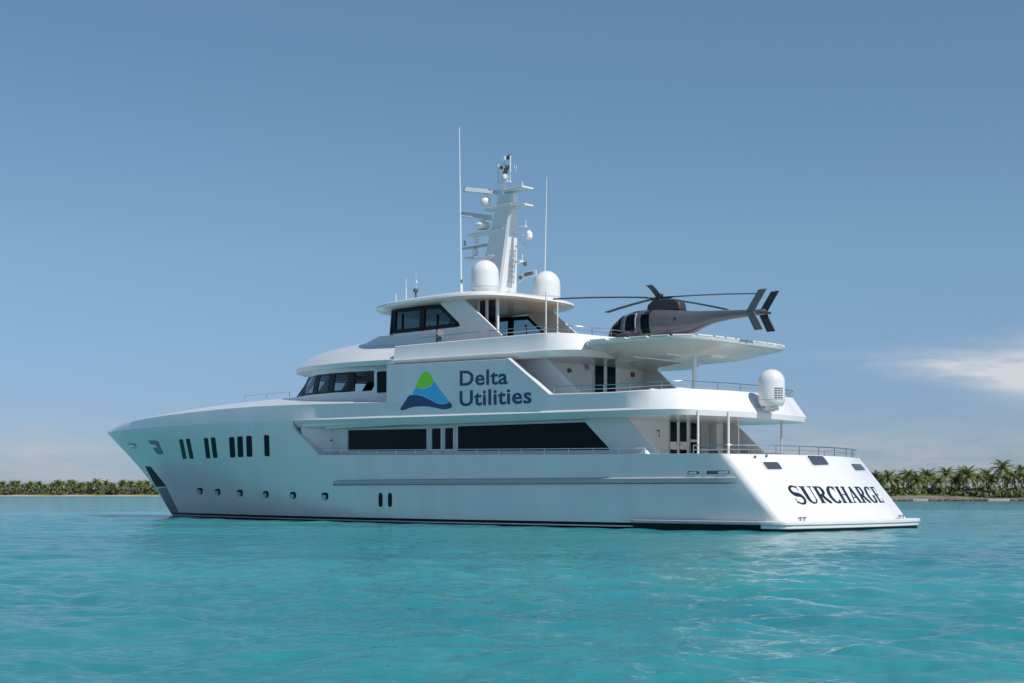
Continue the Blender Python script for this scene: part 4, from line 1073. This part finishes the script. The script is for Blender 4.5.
# posts between the main deck and the overhang
for x, p, r_, m in ((698.0, 3.4, 0.04, 'white'), (728.5, 2.0, 0.045, 'white'), (738.5, -1.0, 0.025, 'white'), (781.4, -2.4, 0.042, 'grey')):
    s, _ = onp(x, 440, p); b = MB(); b.tube([(s, p, 2.0), (s, p, 4.20)], r_, 10); b.build('deck_post', M[m], Y)
# fairlead bulge on the rim beside the wing, and a cowl ventilator on the fly bridge
b = MB(); b.prism_y([(5.75, 2.64), (6.25, 2.64), (6.1, 2.80), (5.95, 2.82)], 4.18, 4.36); b.build('rim_chock', M['white'], Y, bevel=0.03)
s, p, z = at(438.5, 340.0, 3.7)
b = MB(); b.tube([(s, p, z-0.2), (s, p, z+0.10), (s-0.04, p, z+0.22), (s-0.16, p+0.03, z+0.27)], [0.12, 0.12, 0.14, 0.17], 12); b.build('cowl_vent', M['dgrey'], Y)

# ---- helicopter
HS = 8.72
H = empty('helicopter', W(HS, 0.0, HZ+0.05), YAW)
tag(H, 'dark grey helicopter with five rotor blades and twin tail fins parked on the yacht helipad', 'helicopter')
# stations: x from the hub (forward +), bottom z, top z, half width
def zz(v): return v-0.20-HZ-0.05
stn = [(2.44, 7.76, 7.82, 0.06), (2.30, 7.64, 8.02, 0.28), (1.98, 7.56, 8.30, 0.48), (1.5, 7.53, 8.57, 0.62), (0.9, 7.52, 8.69, 0.70), (0.3, 7.49, 8.68, 0.70), (-0.4, 7.50, 8.62, 0.68),
       (-1.0, 7.52, 8.55, 0.60), (-1.6, 7.62, 8.46, 0.44), (-2.0, 7.76, 8.42, 0.31), (-2.5, 7.90, 8.39, 0.225), (-3.2, 7.98, 8.34, 0.19), (-4.2, 8.02, 8.27, 0.155), (-4.75, 8.04, 8.24, 0.13)]
def hsec(x):
    xs = [q[0] for q in stn][::-1]
    return [float(np.interp(x, xs, [q[i] for q in stn][::-1])) for i in (1, 2, 3)]
SCX = 1.03
def hpt(x, a, off=0.0):
    lo, hi, wd = hsec(x); cz = lo+(hi-lo)*0.5; e = 0.82
    c, s_ = math.cos(a), math.sin(a)
    return (x*SCX, math.copysign(abs(c)**e, c)*(wd+off), zz(cz+math.copysign(abs(s_)**e, s_)*((hi-lo)/2+off)))
xs_ = list(np.linspace(2.44, 1.5, 9))+list(np.linspace(1.3, -4.75, 34))
b = MB(); NA = 28
b.grid([[hpt(x, 2*math.pi*k/NA) for k in range(NA)] for x in xs_], closed=True)
b.add([hpt(xs_[-1], 2*math.pi*k/NA) for k in range(NA)], [tuple(range(NA))]); b.add([hpt(xs_[0], 2*math.pi*k/NA) for k in range(NA)], [tuple(range(NA))])
fus = b.build('fuselage', M['heli'], H, angle=50)
def hglass(name, poly, parent=fus, m='glass', off=0.008, side=1):
    """poly of (x, angle in degrees) laid on the fuselage skin"""
    n = 6; q = [Vector(a) for a in poly]; rows = []
    for i in range(n+1):
        L = q[0].lerp(q[3], i/n); Rr = q[1].lerp(q[2], i/n)
        rows.append([(lambda P: (P[0], P[1]*side, P[2]))(hpt(L.lerp(Rr, k/n).x, R(L.lerp(Rr, k/n).y), off)) for k in range(n+1)])
    b = MB(); b.grid(rows); return b.build(name, M[m], parent, angle=60)
for sd_i in (1, -1):
    hglass('windscreen', [(2.26, -26), (1.44, -26), (1.36, 50), (1.66, 66)], side=sd_i)
    fd_ = hglass('front_door', [(1.28, -46), (0.52, -46), (0.60, 46), (1.20, 48)], m='heli', off=0.010, side=sd_i)
    hglass('pane', [(1.16, -20), (0.66, -20), (0.70, 34), (1.08, 36)], fd_, off=0.018, side=sd_i)
    for nm_, dd, (xa, xb_, xc, xd, aa, ab) in (('front', fd_, (1.22, 0.60, 0.64, 1.13, -26, 40)),):
        for q0, q1 in (((xa, aa), (xb_, aa)), ((xd, ab), (xc, ab)), ((xa, aa), (xd, ab)), ((xb_, aa), (xc, ab))):
            P = [hpt(Vector(q0).lerp(Vector(q1), k/5).x, R(Vector(q0).lerp(Vector(q1), k/5).y), 0.016) for k in range(6)]
            b = MB(); b.tube([(q[0], q[1]*sd_i, q[2]) for q in P], 0.020, 6); b.build('door_trim', M['grey'], dd)
    rd_ = hglass('rear_door', [(0.44, -46), (-0.20, -46), (-0.12, 44), (0.52, 46)], m='heli', off=0.010, side=sd_i)
    hglass('pane', [(0.34, -36), (-0.06, -36), (-0.02, 30), (0.38, 32)], rd_, off=0.018, side=sd_i)
b = MB(); b.prism_y([(0.48, zz(8.60)), (-1.20, zz(8.52)), (-1.12, zz(8.84)), (-0.85, zz(8.99)), (0.15, zz(9.04)), (0.42, zz(8.86))], -0.24, 0.24); b.build('engine_cowl', M['heli_dark'], H, bevel=0.07, seg=3)
b = MB(); b.tube([(0, 0, zz(9.0)), (0, 0, zz(9.22))], [0.10, 0.07], 10); b.lathe([(0.05, 0), (0.16, 0.02), (0.16, 0.10), (0.05, 0.13)], (0, 0, zz(9.16)), 12)
hub = b.build('rotor_hub', M['heli_dark'], H)
RB = 4.2
for k, psi in enumerate((295, 7, 79, 151, 223)):
    phi = R(psi+44.3); d = Vector((math.cos(phi), math.sin(phi), 0)); t = Vector((-d.y, d.x, 0))
    b = MB(); b.tube([Vector((0, 0, zz(9.12)))+d*0.1, Vector((0, 0, zz(9.12)))+d*0.55], 0.045, 6); 
    rows = []
    for q in np.linspace(0.5, RB, 12):
        z = zz(9.12)+0.01*q-0.013*q*q*(0.7 if psi not in (295, 223) else 0.55); c = Vector((0, 0, z))+d*q
        rows.append([c+t*0.12+Vector((0, 0, .018)), c-t*0.09+Vector((0, 0, .016)), c-t*0.12, c-t*0.09-Vector((0, 0, .016)), c+t*0.12-Vector((0, 0, .008))])
    b.grid(rows, closed=True); b.add(rows[-1], [tuple(range(5))])
    b.build('rotor_blade', M['blade'], H)
b = MB(); b.box(-4.78*SCX, -4.52*SCX, -0.40, 0.40, zz(8.10), zz(8.16)); b.build('stabilizer', M['heli'], H, bevel=0.015)
for sgn in (1, -1):
    b = MB(); y = sgn*0.40
    b.prism_y([(-4.36, zz(8.16)), (-4.72, zz(8.16)), (-5.26, zz(8.92)), (-4.92, zz(8.92))], y-0.03, y+0.03)
    b.prism_y([(-4.36, zz(8.155)), (-4.72, zz(8.155)), (-5.10, zz(7.44)), (-4.74, zz(7.44))], y-0.029, y+0.029)
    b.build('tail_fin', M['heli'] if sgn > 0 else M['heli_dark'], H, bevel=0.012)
b = MB(); b.tube([(-4.88, -0.39, zz(8.13)), (-4.88, 0.39, zz(8.13))], 0.05, 8); b.build('tail_thruster', M['heli_dark'], H)
for sgn in (1, -1):
    b = MB(); y = sgn*0.95
    b.tube([(1.75, y, 0.14), (1.55, y, 0.04), (1.2, y, 0.03), (-1.35, y, 0.03)], 0.04, 8)
    for xx in (0.85, -0.75): b.tube([(xx, y, 0.04), (xx, sgn*0.75, 0.38), (xx, sgn*0.40, zz(7.6))], 0.035, 6)
    b.build('skid', M['heli_dark'], H)
b = MB(); b.box(0.9, 1.3, -0.5, 0.5, zz(7.7), zz(8.0)); b.box(0.82, 0.95, -0.5, 0.5, zz(7.95), zz(8.4)); b.build('seat', M['heli_seat'], H, bevel=0.03)
g = MB(); pA_ = hpt(-1.15, R(10), 0.006); g.tube([pA_, (pA_[0], pA_[1]+0.012, pA_[2])], 0.07, 10); g.build('exhaust_port', M['heli_dark'], fus)

# ---- deck furniture
def lounger(s, p, z, label, rz=0.0, L=1.9):
    o = empty('sun_lounger', W(s, p, z), YAW+rz); tag(o, label, 'sun lounger', 'white sun loungers on the flybridge')
    b = MB(); b.box(-L/2, L/2, -0.33, 0.33, 0.22, 0.30)
    for a in (-L/2+.1, L/2-.1):
        for c in (-0.28, 0.28): b.box(a-.03, a+.03, c-.03, c+.03, 0, 0.22)
    b.build('frame', M['white'], o, bevel=0.01)
    b = MB(); b.box(-L/2+.5, L/2, -0.31, 0.31, 0.302, 0.42); b.build('mattress', M['cushion'], o, bevel=0.04, seg=3)
    b = MB(); b.prism_y([(-L/2+.48, 0.31), (-L/2-.02, 0.72), (-L/2+.06, 0.80), (-L/2+.58, 0.42)], -0.31, 0.31); b.build('backrest', M['cushion'], o, bevel=0.03)
for x, lab in ((517.5, 'white cushioned sun lounger on the flybridge, nearest the bow in a row of three'), (531.0, 'white cushioned sun lounger on the flybridge, middle of the row of three'), (542.5, 'white cushioned sun lounger on the flybridge, nearest the stern in a row of three')):
    s, _ = onp(x, 331, 3.3); lounger(s, 3.3, 6.80, lab, R(90), 1.5)
def sofa(s, p, z, L, label, rz=0, cat='sofa'):
    o = empty('deck_sofa', W(s, p, z), YAW+rz); tag(o, label, cat)
    b = MB(); b.box(-L/2, L/2, -0.38, 0.38, 0.0, 0.30); b.build('base', M['white'], o, bevel=0.02)
    b = MB(); b.box(-L/2+.02, L/2-.02, -0.36, 0.2, 0.302, 0.42); b.build('seat', M['cushion'], o, bevel=0.04, seg=3)
    b = MB(); b.box(-L/2+.02, L/2-.02, 0.2, 0.37, 0.302, 0.66); b.build('backrest', M['cushion'], o, bevel=0.05, seg=3)
sofa(6.75, 3.0, 4.42, 0.8, 'white cushioned deck sofa on the upper aft deck, the one nearer the doors', R(90))
sofa(5.75, 2.7, 4.42, 0.9, 'white cushioned deck sofa on the upper aft deck, the one nearer the stern', R(90))
def chair(s, p, z, rz, label):
    o = empty('deck_chair', W(s, p, z), YAW+rz); tag(o, label, 'chair', 'wicker chairs on the main aft deck')
    b = MB(); b.box(-.26, .26, -.26, .26, 0.38, 0.46); b.build('seat', M['cushion'], o, bevel=0.03)
    b = MB(); b.box(-.28, -.22, -.27, .27, 0.40, 0.92); b.build('backrest', M['wicker'], o, bevel=0.02)
    for a in (-.25, .25):
        for c in (-.25, .25): b = MB(); b.box(a-.025, a+.025, c-.025, c+.025, 0, 0.38); b.build('leg', M['wicker'], o)
chair(5.6, -1.0, 2.03, R(0), 'brown wicker chair by the table on the main aft deck, facing the bow')
chair(7.2, -1.9, 2.03, R(180), 'brown wicker chair by the table on the main aft deck, facing the stern')
T_ = empty('deck_table', W(6.4, -1.5, 2.03), YAW); tag(T_, 'small white table on the main aft deck under the overhang', 'table')
b = MB(); b.box(-.5, .5, -.8, .8, 0.70, 0.75); b.build('table_top', M['white'], T_, bevel=0.015)
b = MB(); b.tube([(0, 0, 0.02), (0, 0, 0.70)], 0.06, 10); b.build('pedestal', M['chrome'], T_); b = MB(); b.lathe([(0.3, 0), (0.3, 0.02), (0.08, 0.05)], (0, 0, 0), 16); b.build('base', M['chrome'], T_)
def locker(s, p, z, L, label):
    o = empty('deck_locker', W(s, p, z), YAW); tag(o, label, 'locker', 'white lockers beside the helipad')
    b = MB(); b.box(-L/2, L/2, -.25, .25, 0, 0.42); b.build('body', M['white'], o, bevel=0.03); b = MB(); b.box(-L/2-.02, L/2+.02, -.27, .27, 0.422, 0.50); b.build('lid', M['white'], o, bevel=0.03)
s, _ = onp(583.0, 331, 1.8); locker(s, 1.8, 6.80, 0.6, 'white deck locker in front of the helicopter nose, nearer the bow')
s, _ = onp(597.0, 331, 1.8); locker(s, 1.8, 6.80, 0.6, 'white deck locker in front of the helicopter nose, nearer the helicopter')

# ================================================================== ISLANDS AND PALMS
M['trunk'] = mat('palm_trunk', (0.22, 0.18, 0.14), 0.85, noise=0.3, nscale=3, stretch=(1, 1, 6))
M['frond'] = mat('palm_frond', (0.150, 0.185, 0.045), 0.5, noise=0.45, nscale=0.8)
M['frond_dry'] = mat('dry_frond', (0.20, 0.15, 0.06), 0.7, noise=0.3)
M['bush'] = mat('shrub_leaf', (0.075, 0.095, 0.030), 0.6, noise=0.5, nscale=0.35)
M['sand'] = mat('coral_sand', (0.34, 0.31, 0.24), 0.9, noise=0.15, nscale=0.2)
M['earth'] = mat('brown_bank', (0.17, 0.14, 0.09), 0.95, noise=0.35, nscale=0.3)
M['rock'] = mat('shore_rock', (0.10, 0.095, 0.085), 0.9, noise=0.4, nscale=1.5, bump_=0.5, bscale=4)
M['dune'] = mat('grassy_ground', (0.19, 0.20, 0.075), 0.95, noise=0.45, nscale=0.12)
M['pale'] = mat('bleached_stone', (0.36, 0.35, 0.33), 0.8, noise=0.2)
def palm_mesh(h, seed, nf=20, L=3.0, lean=0.6, step=12):
    g = random.Random(seed); tb_ = MB()
    ax, ay = g.uniform(-lean, lean), g.uniform(-lean, lean)
    pts = [(ax*(t**1.6), ay*(t**1.6), h*t) for t in np.linspace(0, 1, 9)]
    tb_.tube(pts, [0.24-0.02*min(k, 1)*3-0.012*k for k in range(9)], 8)
    top = Vector(pts[-1]); cb = MB(); db_ = MB()
    for k in range(nf):
        az_ = 2*math.pi*(k*0.381966+g.uniform(-.04, .04)); e0 = R(90-122*((k+.5)/nf)**1.15+g.uniform(-8, 8)); Lf = L*g.uniform(0.85, 1.12)*(0.85 if k < 3 else 1)
        dry = k >= nf-2
        dirh = Vector((math.cos(az_), math.sin(az_), 0)); sd_ = Vector((-dirh.y, dirh.x, 0)); p = top.copy(); e = e0; mid = [p.copy()]; tang = []
        for i in range(step):
            e -= R(4.2+4.5*i/step)*12/step*(0.55 if e < R(-60) else 1); d = dirh*math.cos(e)+Vector((0, 0, 1))*math.sin(e); tang.append(d); p = p+d*Lf/step; mid.append(p.copy())
        bld = db_ if dry else cb
        for i in range(step):
            a, c = mid[i], mid[i+1]; d = tang[i]; nrm = sd_.cross(d).normalized()
            q = (i+0.5)/step; wl = Lf*0.25*math.sin(math.pi*min(1, 0.12+q*0.86))**0.7
            bld.add([a-sd_*0.03, a+sd_*0.03, c+sd_*0.02, c-sd_*0.02], [(0, 1, 2, 3)])
            for sgn in (1, -1):
                for j in (0.0, 0.33, 0.66):
                    b0 = a.lerp(c, j); b1 = a.lerp(c, j+0.40)
                    tip = b0+sd_*sgn*wl*g.uniform(.75, 1.05)+d*wl*0.55-Vector((0, 0, 1))*wl*g.uniform(0.25, 0.75)
                    bld.add([b0, b1, tip], [(0, 1, 2)])
    return tb_, cb, db_, top
protos = []
for k, (h, L, lean) in enumerate(((6.8, 3.6, 0.5), (5.4, 3.2, 1.0), (4.2, 3.4, 0.4), (6.0, 3.3, 1.3), (3.3, 2.9, 0.3))):
    tb_, cb, db_, top = palm_mesh(h, 11+k, 28, L, lean)
    meshes = []
    for nm, bld, mt in (('trunk', tb_, M['trunk']), ('crown', cb, M['frond']), ('dry_fronds', db_, M['frond_dry'])):
        o = bld.build(nm, mt, None, merge=0, recalc=False, smooth=(nm == 'trunk')); meshes.append(o.data); bpy.data.objects.remove(o)
    protos.append((meshes, h+L*0.86))
def palm(loc, k, scale, rz, label, group):
    o = empty('palm_tree', loc, rz); o.scale = (scale,)*3; tag(o, label, 'palm tree', group)
    for nm, me in zip(('trunk', 'crown', 'dry_fronds'), protos[k][0]):
        c = bpy.data.objects.new(nm, me); COL.objects.link(c); c.parent = o
    return o
def island(x0, x1, y0, depth, hgt, name, beach_w, seed, shore='sand'):
    """a low strip of land: shore edge at y0, wandering, rising inland"""
    g = np.random.default_rng(seed); n = 160; xs = np.linspace(x0, x1, n); ph = g.uniform(0, 6, 6)
    edge_ = sum((2.2/(i+1))*np.sin(xs*(0.05*(i+1)**1.3)+ph[i]) for i in range(6))*depth/90
    prof = [(-depth*0.04, -0.6), (0, -0.05), (beach_w*0.5, hgt*0.35), (beach_w, hgt*0.8), (beach_w*2.2, hgt), (depth*0.5, hgt*1.25), (depth, hgt*1.0), (depth*1.1, -0.6)]
    tp = np.clip(np.minimum(xs-x0, x1-xs)/(depth*0.6), 0, 1)**0.5
    b = MB(); b.grid([[(x, y0+depth*0.45+(e+dy-depth*0.45)*t, (z*(0.85+0.3*math.sin(x*0.21+dy)) if z > 0 else z)*t-0.5*(1-t)) for x, e, t in zip(xs, edge_, tp)] for dy, z in prof], mats=[0, 0, 0, 1, 1, 1, 1])
    o = b.build(name, [M[shore], M['dune']], None, angle=80); o['kind'] = 'structure'
    return lambda x: float(np.interp(x, xs, edge_))+y0
def scrub(name, x0, x1, shore, d0, d1, h0, h1, n, leaf, seed):
    g = np.random.default_rng(seed); b = MB(); v = []; f = []
    for c in range(n):
        cx = g.uniform(x0, x1); cy = shore(cx)+g.uniform(d0, d1); r = g.uniform(h0, h1)
        for k in range(34):
            d = g.normal(size=3); d /= np.linalg.norm(d); d[2] = abs(d[2]); q = np.array([cx, cy, 0.6])+d*r*g.uniform(0.55, 1.0)*np.array([1.25, 1.0, 0.95])
            a1 = g.normal(size=3); a1 /= np.linalg.norm(a1); a2 = np.cross(a1, d+0.3*g.normal(size=3)); a2 /= np.linalg.norm(a2)+1e-6
            s_ = leaf*g.uniform(0.6, 1.3); i = len(v); v += [tuple(q-a1*s_), tuple(q+a2*s_*0.5), tuple(q+a1*s_), tuple(q-a2*s_*0.5)]; f.append((i, i+1, i+2, i+3))
    b.add(v, f); o = b.build(name, M['bush'], None, merge=0, recalc=False, smooth=False); o['kind'] = 'stuff'; return o
# right-hand islet, about 265 m off
YR = 263.0
shR = island(44, 190, YR, 46, 1.0, 'near_island', 4.5, 5, 'earth')
tag(scrub('undergrowth', 58, 150, shR, 8, 28, 0.8, 3.0, 520, 0.50, 4), 'low green scrub between the palm trunks on the near island', 'undergrowth')
def right_palm(px, top_px, dy, k, label, group='palms on the island behind the stern', rz=None):
    Yd = YR+dy; X = (px-HX)/FPX*Yd; zt_ = CAM_H+(HY-top_px)/FPX*Yd; g0 = 0.95
    palm((X, Yd, g0), k, (zt_-g0)/protos[k][1]*1.0, random.uniform(0, 6.28) if rz is None else rz, label, group)
shared_r = 'green coconut palm in the dense grove on the island behind the yacht stern'
right_palm(1003, 456.5, 13, 0, 'tallest coconut palm with a slim trunk, on the island behind the yacht stern', rz=0.4)
right_palm(967, 462, 11, 2, 'low spreading palm at the front of the island grove behind the stern', rz=2.0)
for px, ty, dy, k in ((876, 468, 17, 1), (889, 467, 14, 2), (899, 471, 20, 4), (909, 465.5, 15, 1), (918, 470, 12, 4), (927, 465, 18, 2), (937, 472, 12, 4), (946, 464, 19, 0), (954, 471, 13, 4), (958, 468, 22, 1),
                      (978, 469, 18, 1), (987, 465, 20, 2), (993, 470, 12, 4), (1012, 466, 15, 1), (1021, 462, 17, 0), (1028, 467, 13, 2), (1040, 463, 18, 1), (1052, 466, 14, 2), (1066, 461, 17, 0), (1080, 465, 15, 1),
                      (862, 468, 19, 1), (850, 470, 16, 2), (836, 468, 18, 1), (882, 472, 24, 1), (933, 470, 25, 3), (970, 467, 26, 3), (1007, 469, 25, 1), (915, 472, 27, 2), (1096, 463, 18, 0), (1112, 466, 15, 2)):
    right_palm(px, ty, dy, k, shared_r)
# stones and pale slabs along its shore
def rock_mesh(seed):
    g = random.Random(seed); b = MB(); rows = []
    for i in range(7):
        a = math.pi*i/6; rows.append([(math.sin(a)*math.cos(t)*(1+g.uniform(-.25, .25)), math.sin(a)*math.sin(t)*(1+g.uniform(-.25, .25)), math.cos(a)*0.55*(1+g.uniform(-.15, .15))) for t in [2*math.pi*k/9 for k in range(9)]])
    b.grid(rows, closed=True); o = b.build('rock', M['rock'], None, angle=20, merge=0.02); me = o.data; bpy.data.objects.remove(o); return me
rmesh = [rock_mesh(k) for k in range(4)]
g = random.Random(9)
for k in range(46):
    px = 872+k*4.6+g.uniform(-2, 2); X = (px-HX)/FPX*YR; o = bpy.data.objects.new('rock', rmesh[k % 4]); COL.objects.link(o)
    o.location = (X, shR(X)+g.uniform(-0.4, 1.2), 0.12); sc_ = g.uniform(0.35, 0.75); o.scale = (sc_*g.uniform(1, 1.8), sc_, sc_*g.uniform(.6, .95)); o.rotation_euler = (0, 0, g.uniform(0, 6))
    tag(o, 'dark weathered rock in the line along the near island shore', 'rock', 'rocks along the near island shore')
for px, wd, lab in ((920.5, 1.5, 'pale stone slab at the water edge, nearest the yacht stern'), (996.0, 2.1, 'long pale stone slab at the water edge below the tallest palm')):
    X = (px-HX)/FPX*YR; b = MB(); b.prism_z([(-wd, -0.5), (wd*0.9, -0.6), (wd, 0.4), (-wd*0.8, 0.5)], -0.2, 0.28); o = b.build('stone_slab', M['pale'], None, bevel=0.08); o.location = (X, shR(X)-0.9, 0.08); tag(o, lab, 'stone slab')
# left-hand island, far away
YL = 800.0
shL = island(-620, -120, YL, 120, 1.0, 'far_island', 3.5, 8)
tag(scrub('undergrowth', -400, -170, shL, 12, 44, 1.6, 5.0, 900, 1.2, 6), 'low green scrub under the palms of the far island', 'undergrowth')
g = random.Random(21)
shared_l = 'small distant palm in the dense grove on the far island beyond the bow'
for k in range(74):
    px = -28+k*2.95+g.uniform(-1.6, 1.6)
    Yd = YL+g.uniform(18, 48); X = (px-HX)/FPX*Yd; ty = 480.3+g.uniform(-2.5, 3.0)
    lab = shared_l
    if abs(px-93) < 1.6: ty = 476.8; lab = 'tallest distant palm on the far island, rising above the grove'
    kk = g.choice((0, 1, 2, 3)); zt_ = CAM_H+(HY-ty)/FPX*Yd
    palm((X, Yd, 1.0), kk, (zt_-1.0)/protos[kk][1], g.uniform(0, 6.28), lab, 'palms on the far island')
